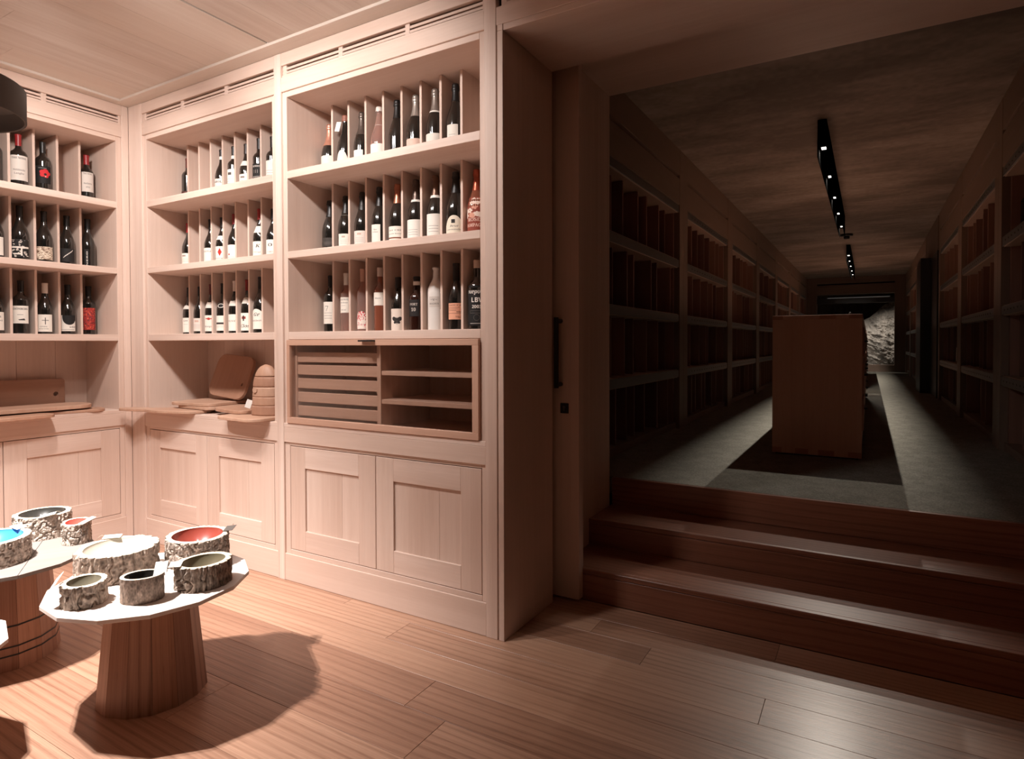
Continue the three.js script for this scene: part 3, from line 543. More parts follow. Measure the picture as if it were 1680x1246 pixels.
function slot(u, r, i, desc, o) {
  const [rn, y] = ROW[r]; let x, z = BOTZ, yaw = rr(.0, .35) + .15;
  if (u === 'B') { const e = [-2.526 + .005, ...divB]; x = (e[i] + e[i + 1]) / 2; }
  if (u === 'A') { const e = [-3.776 + .005, ...divA]; x = (e[i] + e[i + 1]) / 2; }
  if (u === 'C') { const e = [2.0185 - .002, ...divC]; z = -(e[i] + e[i + 1]) / 2; x = XL - .238; yaw = Math.PI / 2 - rr(.3, .6); }
  if (o.yaw !== undefined) yaw = o.yaw;
  bottle(x, y + .0003, z, yaw, `${desc}, ${rn}, ${UN[u]}`, o, GR[u]);
}
const LB = (...a) => a;
const sc = (g, w, h, col, n, s0) => { g.fillStyle = col; for (let i = 0; i < n; i++) { const a = hash2(i, 1, s0) * w, b = hash2(i, 2, s0) * h; g.beginPath(); g.ellipse(a, b, 2 + 5 * hash2(i, 3, s0), 1 + 4 * hash2(i, 4, s0), hash2(i, 5, s0) * 3, 0, 6.3); g.fill(); } };
// right cabinet, top shelf
slot('B', 1, 0, 'champagne bottle with rose foil', { type: 'champagne', H: .285, cap: '#d9a08a', capMetal: true, capFrom: .6, labels: [LB('b10', .03, .115, 1.9, D.plain('#ded6cb'))] });
slot('B', 1, 1, 'dark bottle with a white tag round its neck', { type: 'champagne', cap: '#8d5a4a', capFrom: .9, tag: true, labels: [LB('b11', .03, .125, 1.6, D.plain('#d9d2ca'), .5)] });
slot('B', 1, 2, 'champagne bottle with dull silver foil', { type: 'champagne', H: .305, cap: '#6d625b', capMetal: true, capFrom: .62, labels: [LB('b12', .03, .108, 1.3, D.plain('#e3ddd4'))] });
slot('B', 1, 3, 'clear bottle of pale pink wine with white cap', { type: 'champagne', H: .31, glass: M.glassRose, cap: '#dcd3ca', capFrom: .93, band: ['#cfc6bd', .70, .705], labels: [LB('b13', .03, .12, 1.9, D.lines(null))] });
slot('B', 1, 4, 'plain black champagne bottle', { type: 'champagne', H: .32, cap: '#161413', capFrom: .72, labels: [] });
slot('B', 1, 5, 'champagne bottle with bright silver foil and pink label', { type: 'champagne', H: .32, R: .046, cap: '#b9b2aa', capMetal: true, capFrom: .68, labels: [LB('b15', .03, .105, 2.2, D.plain('#d6b8a9'))] });
slot('B', 1, 6, 'champagne bottle with silver foil and white collar', { type: 'champagne', H: .325, cap: '#a69d95', capMetal: true, capFrom: .66, band: ['#e5dfd6', .655, .68], labels: [LB('b16', .03, .11, 2.4, D.plain('#ded7cd'))] });
slot('B', 1, 7, 'black champagne bottle with square white label', { type: 'champagne', H: .325, cap: '#191615', capFrom: .75, labels: [LB('b17', .04, .13, 1.3, D.lines(null))] });
// right cabinet, middle shelf
slot('B', 2, 0, 'black champagne bottle with a dark label', { type: 'champagne', H: .29, cap: '#171413', labels: [LB('b20', .045, .09, 1.8, D.lines(null, '#3b3531'))] });
slot('B', 2, 1, 'black champagne bottle with a small white label', { type: 'champagne', H: .30, cap: '#191615', band: ['#8f8780', .66, .665], labels: [LB('b21', .035, .10, 1.35, D.lines('#b9a79a'))] });
slot('B', 2, 2, 'black champagne bottle with a white neck print', { type: 'champagne', H: .305, cap: '#1c1917', labels: [LB('b22', .035, .105, 1.7, D.lines('#c4a798', '#e0d2c8')), LB('b22n', .225, .275, .7, D.text([['A', .3, .3], ['R', .6, .3], ['T', .9, .3]], '#1c1917', '#ddd6ce'))] });
slot('B', 2, 3, 'black champagne bottle with a tall white label', { type: 'champagne', H: .315, cap: '#141211', labels: [LB('b23', .03, .125, 1.2, D.text([['Blanc', .3, .1], ['de Blancs', .42, .09]]))] });
slot('B', 2, 4, 'champagne bottle with copper foil and wide cream label', { type: 'champagne', H: .315, cap: '#b0735a', capMetal: true, labels: [LB('b24', .04, .105, 2.3, (g, w, h) => { D.text([['1er CRU', .35, .16], ['Grande Reserve', .6, .12]])(g, w, h); g.fillStyle = '#7c4a36'; g.fillRect(0, h * .82, w, h * .1); })] });
slot('B', 2, 5, 'champagne bottle with grey foil, white collar and white label', { type: 'champagne', H: .32, cap: '#5a4c45', capMetal: true, band: ['#e4ded5', .665, .70], labels: [LB('b25', .03, .125, 1.9, D.lines(null, '#e7e1d8'))] });
slot('B', 2, 6, 'large champagne bottle with bronze foil and white collar', { type: 'champagne', H: .325, cap: '#6d5447', capMetal: true, band: ['#e8e2d9', .67, .71], labels: [LB('b26', .03, .14, 1.9, D.lines(null, '#e9e3da'))] });
slot('B', 2, 7, 'black champagne bottle with arched cream label and square emblem', { type: 'champagne', H: .325, R: .046, cap: '#171413', labels: [LB('b27', .035, .12, 2.1, (g, w, h) => { D.text([['Brut', .62, .15, 'italic'], ['Larmandier', .8, .11, 'italic']], '#e6ddca')(g, w, h); g.fillStyle = '#2b2624'; g.fillRect(w * .38, h * .22, w * .18, h * .2); }, .55)] });
slot('B', 2, 8, 'rose bottle with copper foil and white flower print', { type: 'champagne', H: .32, glass: M.glassAmber, cap: '#a9553f', capMetal: true, labels: [LB('b28', .04, .19, 3.4, (g, w, h) => { g.fillStyle = '#8a3d2c'; g.fillRect(0, 0, w, h); for (let i = 0; i < 26; i++) { const a = hash2(i, 1, 5) * w, b = hash2(i, 2, 5) * h * .6; g.fillStyle = i % 3 ? '#e6d2c4' : '#d49a84'; for (let k = 0; k < 5; k++) { g.beginPath(); g.ellipse(a + 6 * Math.cos(k * 1.257), b + 6 * Math.sin(k * 1.257), 5, 4, k, 0, 6.3); g.fill(); } } g.fillStyle = '#ead9cd'; g.font = '16px serif'; g.textAlign = 'center'; g.fillText('ROSÉ', w * .5, h * .72); g.fillText('CHAMPAGNE', w * .5, h * .88, w * .8); })] });
// right cabinet, lower shelf
slot('B', 3, 0, 'dark claret bottle with tall white label', { type: 'bordeaux', cap: '#141211', labels: [LB('b30', .045, .16, 2.0, (g, w, h) => { D.lines(null)(g, w, h); g.strokeStyle = '#4a4340'; g.lineWidth = 2; g.beginPath(); g.moveTo(w * .3, h * .2); g.lineTo(w * .55, h * .2); g.lineTo(w * .4, h * .42); g.stroke(); })] });
slot('B', 3, 1, 'slim clear bottle with white capsule and printed label', { type: 'bordeaux', H: .305, R: .031, glass: M.glassRose, cap: '#d7cdc3', labels: [LB('b31', .10, .18, 2.2, D.text([['RÉSERVE', .2, .14], ['vin doux', .38, .12, 'italic'], ['~~~', .6, .16], ['500 ml', .85, .1]]))] });
slot('B', 3, 2, 'slim rose bottle with red flower label', { type: 'bordeaux', H: .32, R: .031, glass: M.glassRose, cap: '#b98e7c', labels: [LB('b32', .015, .105, 2.0, (g, w, h) => { g.fillStyle = '#e9dcd2'; g.fillRect(0, 0, w, h); sc(g, w, h * .5, '#c2303a', 60, 3); sc(g, w, h, '#d8505a', 18, 8); g.fillStyle = '#9c2730'; g.font = '18px serif'; g.textAlign = 'center'; g.fillText('eau de vie', w / 2, h * .8, w * .9); }, .3)] });
slot('B', 3, 3, 'slim amber bottle with white label on its upper half', { type: 'bordeaux', H: .32, R: .032, glass: M.glassAmber, cap: '#c1aca0', capFrom: .86, labels: [LB('b33', .13, .195, 2.1, D.text([['Marc', .5, .16, 'italic']]))] });
slot('B', 3, 4, 'short dark bottle with butterfly on a cream label', { type: 'burgundy', H: .265, R: .035, cap: '#1a1716', labels: [LB('b34', .005, .11, 2.3, (g, w, h) => { D.plain('#e2d3c6')(g, w, h); g.fillStyle = '#2b2523'; for (const s of [-1, 1]) { g.beginPath(); g.ellipse(w * .5 + s * 15, h * .48, 17, 12, s * -.5, 0, 6.3); g.fill(); g.beginPath(); g.ellipse(w * .5 + s * 10, h * .63, 10, 8, s * .6, 0, 6.3); g.fill(); } g.fillRect(w * .48, h * .4, w * .04, h * .32); })] });
slot('B', 3, 5, 'squat port bottle with black stopper and white neck band', { type: 'port', H: .262, glass: M.glassWarm, cap: '#151211', capFrom: .92, band: ['#d9d0c7', .84, .91], labels: [LB('b35', .07, .15, 1.5, D.text([['PORT', .35, .2, 'bold'], ['10', .7, .3, 'bold']], '#1a1413', '#cfc6bd'))] });
slot('B', 3, 6, 'white ceramic bottle with small printed name', { type: 'jug', glass: M.ceramic, labels: [LB('b36', .11, .16, 1.3, D.text([['~v~', .4, .3], ['MAGNUS', .75, .22]], '#c9c0b8')), LB('b36b', .1, .175, .8, D.plain('#1c1918'), 0, 16, 16, 1.15)], yaw: .35 });
slot('B', 3, 7, 'dark bottle with an orange printed label', { type: 'burgundy', H: .31, R: .037, cap: '#171413', capFrom: .74, labels: [LB('b37', .05, .125, 2.0, (g, w, h) => { g.fillStyle = '#e0a487'; g.fillRect(0, 0, w, h); g.fillStyle = '#5a3326'; g.font = 'bold 15px serif'; g.textAlign = 'left'; g.fillText('TAWNY N° 38', 5, h * .16, w * .9); for (let i = 0; i < 3; i++) g.fillRect(5, h * (.26 + i * .09), w * (.75 - .1 * i), 2); g.fillRect(0, h * .62, w, 2); g.font = 'bold 20px serif'; g.fillText('10a', w * .6, h * .58); g.fillText('75cl', w * .55, h * .9); })] });
slot('B', 3, 8, 'black bottle with white lettering LBV 2003', { type: 'port', H: .318, R: .042, cap: '#b9a08e', capFrom: .88, labels: [LB('b38', .02, .20, 2.6, (g, w, h) => { g.fillStyle = '#0d0b0b'; g.fillRect(0, 0, w, h); g.fillStyle = '#e3ddd5'; g.textAlign = 'center'; g.font = 'italic bold 24px serif'; g.fillText('Niepoort', w / 2, h * .2, w * .9); g.font = 'bold 26px sans-serif'; g.fillText('LBV', w / 2, h * .42); g.font = 'bold 18px sans-serif'; g.fillText('2003', w / 2, h * .57); g.strokeStyle = '#8e8781'; g.strokeRect(w * .2, h * .63, w * .6, h * .06); g.beginPath(); g.arc(w * .5, h * .8, 12, 0, 6.3); g.stroke(); g.fillRect(w * .2, h * .94, w * .6, 2); }, 0, 96, 160)], yaw: .5 });
// corner cabinet
slot('A', 1, 0, 'claret bottle with brown capsule and dark label', { type: 'bordeaux', cap: '#5c2a22', labels: [LB('a10', .05, .09, 2.2, D.plain('#4a2a22'))] });
slot('A', 1, 3, 'dark bottle with white collar and bold dark lettering', { type: 'burgundy', H: .30, cap: '#171413', band: ['#e2dbd2', .80, .86], labels: [LB('a13', .04, .12, 2.2, D.text([['BAROLO', .3, .2, 'bold'], ['RISERVA', .75, .14]], '#d9cfc5', '#2a2423'))] });
slot('A', 1, 4, 'claret bottle with white collar and white label', { type: 'bordeaux', cap: '#171413', band: ['#e2dbd2', .755, .82], labels: [LB('a14', .05, .16, 2.2, D.lines('#4a4340'))] });
slot('A', 1, 5, 'burgundy bottle with white shoulder label', { type: 'burgundy', cap: '#241a17', labels: [LB('a15', .04, .115, 2.2, D.lines('#7d716b')), LB('a15s', .165, .195, 2.0, D.plain('#dcd4ca'))] });
slot('A', 1, 6, 'black claret bottle with white printed lettering', { type: 'bordeaux', H: .31, cap: '#141211', labels: [LB('a16', .06, .16, 1.9, D.text([['ROSSO', .2, .14, 'bold'], ['|||', .5, .2], ['Lucarelli', .8, .16, 'italic']], '#131110', '#d6cec5'))] });
slot('A', 1, 7, 'claret bottle with a broad white label', { type: 'bordeaux', cap: '#1a1615', labels: [LB('a17', .05, .16, 2.2, D.lines(null))] });
slot('A', 2, 0, 'burgundy bottle with bright red capsule and white label', { type: 'burgundy', cap: '#a3242b', labels: [LB('a20', .035, .105, 2.2, D.lines('#9d8f88'))] });
slot('A', 2, 2, 'burgundy bottle with black capsule and handwritten label', { type: 'burgundy', cap: '#151312', labels: [LB('a22', .035, .12, 2.2, D.text([['Gamay', .3, .18, 'italic']]))] });
slot('A', 2, 3, 'burgundy bottle with white shoulder band and red diamond', { type: 'burgundy', cap: '#171413', labels: [LB('a23', .035, .12, 2.2, (g, w, h) => { D.text([['FLEURIE', .9, .14]])(g, w, h); g.fillStyle = '#b3261f'; g.beginPath(); g.moveTo(w * .5, h * .12); g.lineTo(w * .64, h * .4); g.lineTo(w * .5, h * .68); g.lineTo(w * .36, h * .4); g.fill(); }), LB('a23s', .16, .185, 2.2, D.plain('#dcd4ca'))] });
slot('A', 2, 4, 'burgundy bottle with dark red capsule and plain label', { type: 'burgundy', H: .305, cap: '#7d2024', labels: [LB('a24', .035, .12, 2.2, (g, w, h) => { D.plain('#e4dbd1')(g, w, h); g.fillStyle = '#a02622'; g.beginPath(); g.arc(w * .4, h * .66, 7, 0, 6.3); g.fill(); g.fillStyle = '#5b4c46'; g.fillRect(w * .28, h * .85, w * .5, 2); })] });
slot('A', 2, 6, 'burgundy bottle with red capsule and white shoulder label', { type: 'burgundy', H: .31, cap: '#8f2526', labels: [LB('a26', .035, .12, 2.2, D.text([['K', .4, .3, 'bold italic'], ['Villages', .75, .12]])), LB('a26s', .17, .21, 2.2, D.plain('#dcd4ca'))] });
slot('A', 2, 7, 'burgundy bottle with black capsule and round emblem', { type: 'burgundy', cap: '#171413', labels: [LB('a27', .035, .12, 2.2, D.text([['O', .45, .3, 'bold'], ['CRU', .85, .14]]))] });
slot('A', 3, 0, 'burgundy bottle with oval white shoulder label', { type: 'burgundy', cap: '#171413', labels: [LB('a30', .015, .105, 2.2, D.text([['Les', .25, .16, 'italic'], ['~~~~', .5, .12]])), LB('a30s', .16, .185, 1.6, D.plain('#dcd4ca'), .6)] });
slot('A', 3, 1, 'burgundy bottle with a pinkish low label', { type: 'burgundy', cap: '#171413', labels: [LB('a31', .02, .1, 2.2, D.lines('#c9a898', '#e0d2c8'))] });
slot('A', 3, 2, 'burgundy bottle with red emblem and pointed shoulder label', { type: 'burgundy', H: .305, cap: '#5a1d1f', labels: [LB('a32', .018, .115, 2.2, (g, w, h) => { D.text([['Morgon', .75, .14]])(g, w, h); g.fillStyle = '#b23a32'; g.fillRect(w * .25, h * .18, w * .5, h * .06); g.beginPath(); g.arc(w * .5, h * .22, 10, 0, 6.3); g.fill(); }), LB('a32s', .16, .195, 2.2, D.plain('#dcd4ca'), -.4)] });
slot('A', 3, 3, 'burgundy bottle with ring emblem and black stripe', { type: 'burgundy', H: .305, cap: '#171413', labels: [LB('a33', .02, .11, 2.2, (g, w, h) => { D.lines(null)(g, w, h); g.fillStyle = '#2b2523'; g.fillRect(w * .1, h * .45, w * .8, h * .12); }), LB('a33s', .155, .185, 1.3, (g, w, h) => { D.plain('#151211')(g, w, h); g.strokeStyle = '#e5ded5'; g.lineWidth = 10; g.beginPath(); g.ellipse(w / 2, h / 2, w * .38, h * .36, 0, 0, 6.3); g.stroke(); })] });
slot('A', 3, 4, 'burgundy bottle with white capsule', { type: 'burgundy', H: .315, cap: '#d9cabf', labels: [LB('a34', .018, .115, 2.2, D.text([['· · ·', .2, .14], ['VOLNAY', .45, .14]])), LB('a34s', .165, .195, 2.2, D.plain('#dcd4ca'), -.4)] });
slot('A', 3, 5, 'burgundy bottle with red capsule and shield-shaped shoulder label', { type: 'burgundy', H: .315, cap: '#7a2022', labels: [LB('a35', .018, .12, 2.2, (g, w, h) => { D.text([['Clos', .82, .24, 'italic bold']])(g, w, h); g.fillStyle = '#8c2c27'; g.fillRect(w * .3, h * .2, w * .3, h * .14); g.fillStyle = '#2b2523'; g.fillRect(w * .4, h * .15, w * .1, h * .3); }), LB('a35s', .175, .21, 1.4, D.plain('#dcd4ca'))] });
slot('A', 3, 6, 'large burgundy bottle with a wide arched label', { type: 'burgundy', H: .325, R: .044, cap: '#211817', labels: [LB('a36', .025, .14, 2.4, D.text([['Gr', .35, .22, 'italic bold'], ['Chambertin', .62, .12]], '#e2dacf'), .4)] });
// left wall cabinet (slot 0 is next to the corner)
slot('C', 1, 0, 'claret bottle with red capsule and tall text label', { type: 'bordeaux', cap: '#8f2325', labels: [LB('c10', .07, .19, 1.9, D.text([['THE WINE', .12, .1], ['∿∿∿∿∿', .28, .1], ['∿∿∿∿', .4, .1], ['Barbera', .62, .12], ['2012', .8, .1]], '#d6cdc4'))], yaw: 1.3 });
slot('C', 1, 2, 'black bottle printed with a red poppy', { type: 'bordeaux', H: .315, R: .041, cap: '#141211', labels: [LB('c12', .07, .17, 2.0, (g, w, h) => { g.fillStyle = '#0c0a0a'; g.fillRect(0, 0, w, h); g.fillStyle = '#c8262c'; for (let k = 0; k < 5; k++) { g.beginPath(); g.ellipse(w * .6 + 16 * Math.cos(k * 1.257), h * .42 + 16 * Math.sin(k * 1.257), 18, 15, k, 0, 6.3); g.fill(); } g.fillStyle = '#1c1211'; g.beginPath(); g.ellipse(w * .62, h * .48, 8, 9, 0, 0, 6.3); g.fill(); g.fillStyle = '#cfc6bd'; g.beginPath(); g.ellipse(w * .64, h * .6, 4, 5, 0, 0, 6.3); g.fill(); g.fillRect(w * .2, h * .12, w * .5, 2); })] });
slot('C', 1, 3, 'large claret bottle with red capsule and wide text label', { type: 'bordeaux', H: .325, R: .043, cap: '#8f2325', labels: [LB('c13', .06, .2, 2.3, D.text([['THE WINE', .14, .1, 'bold'], ['∿∿∿∿∿∿', .3, .1], ['∿∿∿∿∿', .42, .1], ['Nebbiolo', .62, .1], ['Langhe', .76, .1]], '#d6cdc4'))], yaw: 1.25 });
slot('C', 1, 4, 'black claret bottle cut by the picture edge', { type: 'bordeaux', H: .32, R: .043, cap: '#171413', labels: [] });
slot('C', 2, 0, 'black burgundy bottle with white upright lettering', { type: 'burgundy', H: .31, cap: '#131110', labels: [LB('c20', .01, .12, .55, (g, w, h) => { g.fillStyle = '#0c0a0a'; g.fillRect(0, 0, w, h); g.fillStyle = '#ddd5cc'; g.font = 'bold 40px sans-serif'; g.translate(w * .75, h * .95); g.rotate(-Math.PI / 2); g.fillText('NERO', 0, 0, h * .85); })] });
slot('C', 2, 1, 'black burgundy bottle with white brush strokes', { type: 'burgundy', H: .31, cap: '#131110', labels: [LB('c21', .03, .11, 2.2, (g, w, h) => { g.fillStyle = '#1a1716'; g.fillRect(0, 0, w, h); g.strokeStyle = '#ddd5cc'; g.lineWidth = 4; for (let i = 0; i < 5; i++) { g.beginPath(); g.moveTo(w * (.3 + .1 * i), h * (.7 - .1 * i)); g.lineTo(w * (.45 + .1 * i), h * (.5 - .1 * i)); g.stroke(); } })] });
slot('C', 2, 2, 'burgundy bottle with a speckled cream label', { type: 'burgundy', H: .315, R: .043, cap: '#131110', labels: [LB('c22', .03, .105, 2.3, (g, w, h) => { D.plain('#cdbba6')(g, w, h); sc(g, w, h, '#6d5140', 130, 12); sc(g, w, h, '#e7dcc9', 60, 14); })] });
slot('C', 2, 3, 'burgundy bottle with a black and white picture label', { type: 'burgundy', H: .325, R: .045, cap: '#131110', labels: [LB('c23', .03, .13, 2.3, (g, w, h) => { g.fillStyle = '#171413'; g.fillRect(0, 0, w, h); sc(g, w, h, '#d3c9bf', 60, 21); g.fillStyle = '#e0d8ce'; g.fillRect(0, h * .4, w, h * .1); g.fillRect(w * .6, h * .4, w * .08, h * .5); g.fillRect(w * .25, h * .78, w * .4, h * .08); })] });
slot('C', 2, 4, 'dark bottle with pale label cut by the picture edge', { type: 'burgundy', H: .32, R: .044, cap: '#131110', labels: [LB('c24', .03, .13, 2.3, D.lines('#9a8d86'))] });
slot('C', 3, 0, 'claret bottle with a red marbled label', { type: 'bordeaux', cap: '#161312', labels: [LB('c30', .03, .165, 2.3, (g, w, h) => { g.fillStyle = '#9c2a22'; g.fillRect(0, 0, w, h); sc(g, w, h, '#5b1a18', 70, 31); sc(g, w, h, '#c9563c', 50, 33); sc(g, w, h, '#7d2a35', 30, 35); })] });
slot('C', 3, 1, 'burgundy bottle with a white label cut by a dark curve', { type: 'burgundy', H: .30, cap: '#161312', labels: [LB('c31', .02, .115, 2.2, (g, w, h) => { D.plain('#e1dad0')(g, w, h); g.fillStyle = '#12100f'; g.beginPath(); g.ellipse(w * .62, h * .1, w * .42, h * .5, 0, 0, 6.3); g.fill(); g.fillStyle = '#12100f'; g.font = 'italic bold 16px serif'; g.fillText('white', w * .6, h * .78); g.fillRect(w * .1, h * .9, w * .8, 2); })] });
slot('C', 3, 2, 'burgundy bottle with white capsule and cross on its label', { type: 'burgundy', H: .30, cap: '#dcd2c8', labels: [LB('c32', .015, .115, 2.2, (g, w, h) => { D.text([['CUVÉE', .74, .09], ['de la Croix', .86, .08]])(g, w, h); g.strokeStyle = '#4b4441'; g.lineWidth = 4; g.beginPath(); g.moveTo(w * .6, h * .18); g.lineTo(w * .6, h * .58); g.moveTo(w * .42, h * .34); g.lineTo(w * .78, h * .34); g.stroke(); })] });
slot('C', 3, 3, 'claret bottle with a ship on a white label', { type: 'bordeaux', H: .305, R: .040, cap: '#161312', labels: [LB('c33', .06, .16, 2.3, (g, w, h) => { D.text([['SCHÖNBERG', .22, .15, 'bold']])(g, w, h); g.fillStyle = '#161312'; g.beginPath(); g.moveTo(w * .45, h * .78); g.lineTo(w * .75, h * .72); g.lineTo(w * .8, h * .82); g.lineTo(w * .5, h * .82); g.fill(); g.fillRect(w * .4, h * .5, w * .3, 2); })] });
slot('C', 3, 4, 'dark bottle with white lettered label cut by the picture edge', { type: 'burgundy', H: .30, cap: '#161312', labels: [LB('c34', .02, .12, 2.3, D.text([['CÔTES', .3, .14, 'bold'], ['DU RHÔNE', .5, .12]]))] });
// cellar bottles: dark shapes in the right and left racks
RB.forEach(([s, b, l, z, w]) => {
  bottle(KR + .13, LEV[l][0] + .0005, z, -Math.PI / 2, `dark bottle ${w} in the ${['nearest', 'second', 'third'][b]} right rack of the cellar`, { type: l === 1 ? 'champagne' : 'bordeaux', H: .33, R: .046, cap: '#151211', labels: w.includes('pale') ? [LB('k1', .02, .13, 2.4, D.plain('#cfc8c0'))] : [] }, 'bottles in the right cellar racks');
});
[-4.31, -4.58, -4.855, -5.135, -5.358].forEach((z, i) => bottle(KW - .16, LEV[1][0] + .0005, z, Math.PI / 2, `dark bottle between dividers in the nearest left rack, ${ORD[i]} from the doorway`, { type: 'burgundy', H: .31, R: .043, cap: '#151211', labels: [] }, 'bottles in the left cellar rack'));

// ---------------------------------------------------------------- cutting boards
function boardGeo(w, h, t, r, hole, profile) {
  const s = new THREE.Shape(), a = w / 2, b = h / 2;
  if (profile) s.setFromPoints(profile.map(p => new THREE.Vector2(p[0], p[1])));
  else { s.moveTo(-a + r, -b); s.lineTo(a - r, -b); s.quadraticCurveTo(a, -b, a, -b + r); s.lineTo(a, b - r); s.quadraticCurveTo(a, b, a - r, b); s.lineTo(-a + r, b); s.quadraticCurveTo(-a, b, -a, b - r); s.lineTo(-a, -b + r); s.quadraticCurveTo(-a, -b, -a + r, -b); }
  if (hole) { const p = new THREE.Path(); p.absellipse(hole[0], hole[1], hole[2], hole[3] || hole[2], 0, Math.PI * 2, true); s.holes.push(p); }
  const g = new THREE.ExtrudeGeometry(s, { depth: t - .006, bevelEnabled: true, bevelThickness: .003, bevelSize: .004, bevelSegments: 3, curveSegments: 14 });
  g.translate(0, 0, -(t - .006) / 2); return toCreasedNormals(g, .6);
}
const bwood = [std(lin(.55, .35, .255), { map: T.firB, roughness: .55 }), std(lin(.62, .425, .325), { map: T.firB, roughness: .55 }), std(lin(.47, .28, .2), { map: T.firB, roughness: .55 })];
function board(label, geo, mat, pos, rot, name = 'cutting_board') { const m = new THREE.Mesh(geo, mat); m.name = numbered(name); m.position.set(...pos); m.rotation.set(...rot); m.castShadow = m.receiveShadow = true; m.userData = { label, category: 'board', group: 'cutting boards on the ledges' }; scene.add(m); return m; }
const HP = Math.PI / 2;
const rg = g => { g = g.clone(); g.rotateZ(HP); return g; };
// left wall ledge (long side along z)
board('long dark board with a hole standing against the left cabinet back', boardGeo(.18, .74, .018, .02, [.0, -.325, .017]), bwood[2], [-4.30, .897, -1.50], [0, HP - .0, HP], 'cutting_board').rotation.set(0, HP, HP);
const flat = (m, yaw) => { m.rotation.set(-HP, 0, yaw); return m; };
flat(board('long round-ended board lying on top on the left ledge', boardGeo(.25, .8, .022, .11), bwood[1], [-4.105, .8365, -1.50], [0, 0, 0]), -.06);
flat(board('thin board with tip showing under the long board, left ledge', boardGeo(.16, .72, .016, .07), bwood[0], [-4.085, .8085, -1.60], [0, 0, 0]), -.22);
flat(board('small rounded board jutting over the left ledge edge', boardGeo(.13, .46, .018, .055), bwood[0], [-3.903, .8095, -1.41], [0, 0, 0]), .06);
// corner ledge
const paddle = []; for (let i = 0; i <= 40; i++) { const t = i / 40, x = -.3 + .62 * t, w = t < .3 ? .028 + .012 * Math.sin(t / .3 * Math.PI / 2) : .04 + .055 * smooth(Math.min(1, (t - .3) / .3)); const e = t < .05 ? Math.sqrt(t / .05) : t > .93 ? Math.sqrt(Math.max(0, (1 - t) / .07)) : 1; paddle.push([x, w * e]); }
const pp = [...paddle, ...paddle.slice(1, -1).reverse().map(p => [p[0], -p[1]])];
flat(board('paddle board with handle jutting out in the corner', boardGeo(0, 0, .016, 0, null, pp), bwood[1], [-3.60, .8105, -2.078], [0, 0, 0]), .30);
flat(board('lowest square board under the stack in the corner cabinet', boardGeo(.34, .3, .016, .06), bwood[1], [-3.40, .829, -2.285], [0, 0, 0]), -.05);
flat(board('pale squarish board on top of the stack in the corner cabinet', boardGeo(.35, .30, .018, .06), bwood[1], [-3.45, .847, -2.285], [0, 0, 0]), .08);
flat(board('pointed reddish board beside the stack in the corner cabinet', boardGeo(.30, .2, .018, .06), bwood[0], [-3.05, .8295, -2.215], [0, 0, 0]), -.16);
flat(board('rounded board jutting over the ledge under the carved figure', boardGeo(.34, .28, .016, .08), bwood[1], [-2.83, .8105, -2.135], [0, 0, 0]), -.05);
board('reddish rounded board leaning in the corner cabinet', boardGeo(.345, .26, .02, .07, [.13, -.04, .010, .014]), bwood[2], [-3.37, 1.0, -2.375], [0, 0, 0]).rotation.set(-.33, 0, -.08);
{ // carved wooden figure
  const o = thing('carved_figure', 'rounded carved figure of stacked wood pieces with a paper tag', 'figure', [-2.79, .8187, -2.17]);
  const fp = y => y < .15 ? .088 - .012 * y / .15 : .076 * Math.sqrt(Math.max(0, 1 - Math.pow((y - .15) / .121, 2)));
  const cuts = [0, .052, .098, .15, .205, .27];
  for (let i = 0; i < 5; i++) { const a = cuts[i], b = cuts[i + 1], q = [[0, a]]; for (let k = 0; k <= 8; k++) { const y = a + (b - a) * k / 8; q.push([Math.max(.0005, fp(y) - (k === 0 || k === 8 ? .0012 : 0)), y]); } q.push([0, b]); const g = lathe(q, 36); g.scale(1, 1, .62); const m = new THREE.Mesh(g, bwood[[2, 0, 1, 2, 0][i]]); m.name = 'wood_piece'; m.castShadow = m.receiveShadow = true; o.add(m); }
  const k = new THREE.CylinderGeometry(.014, .014, .012, 20); k.rotateX(HP); const km = new THREE.Mesh(k, bwood[1]); km.name = 'knob'; km.position.set(-.035, .135, .044); km.castShadow = true; o.add(km);
  const t = new THREE.Mesh(cbox(.03, .045, .001, 1, .0002), M.paper); t.name = 'paper_tag'; t.position.set(-.085, .06, .035); t.rotation.set(0, .5, -.35); o.add(t); o.rotation.y = .25;
}

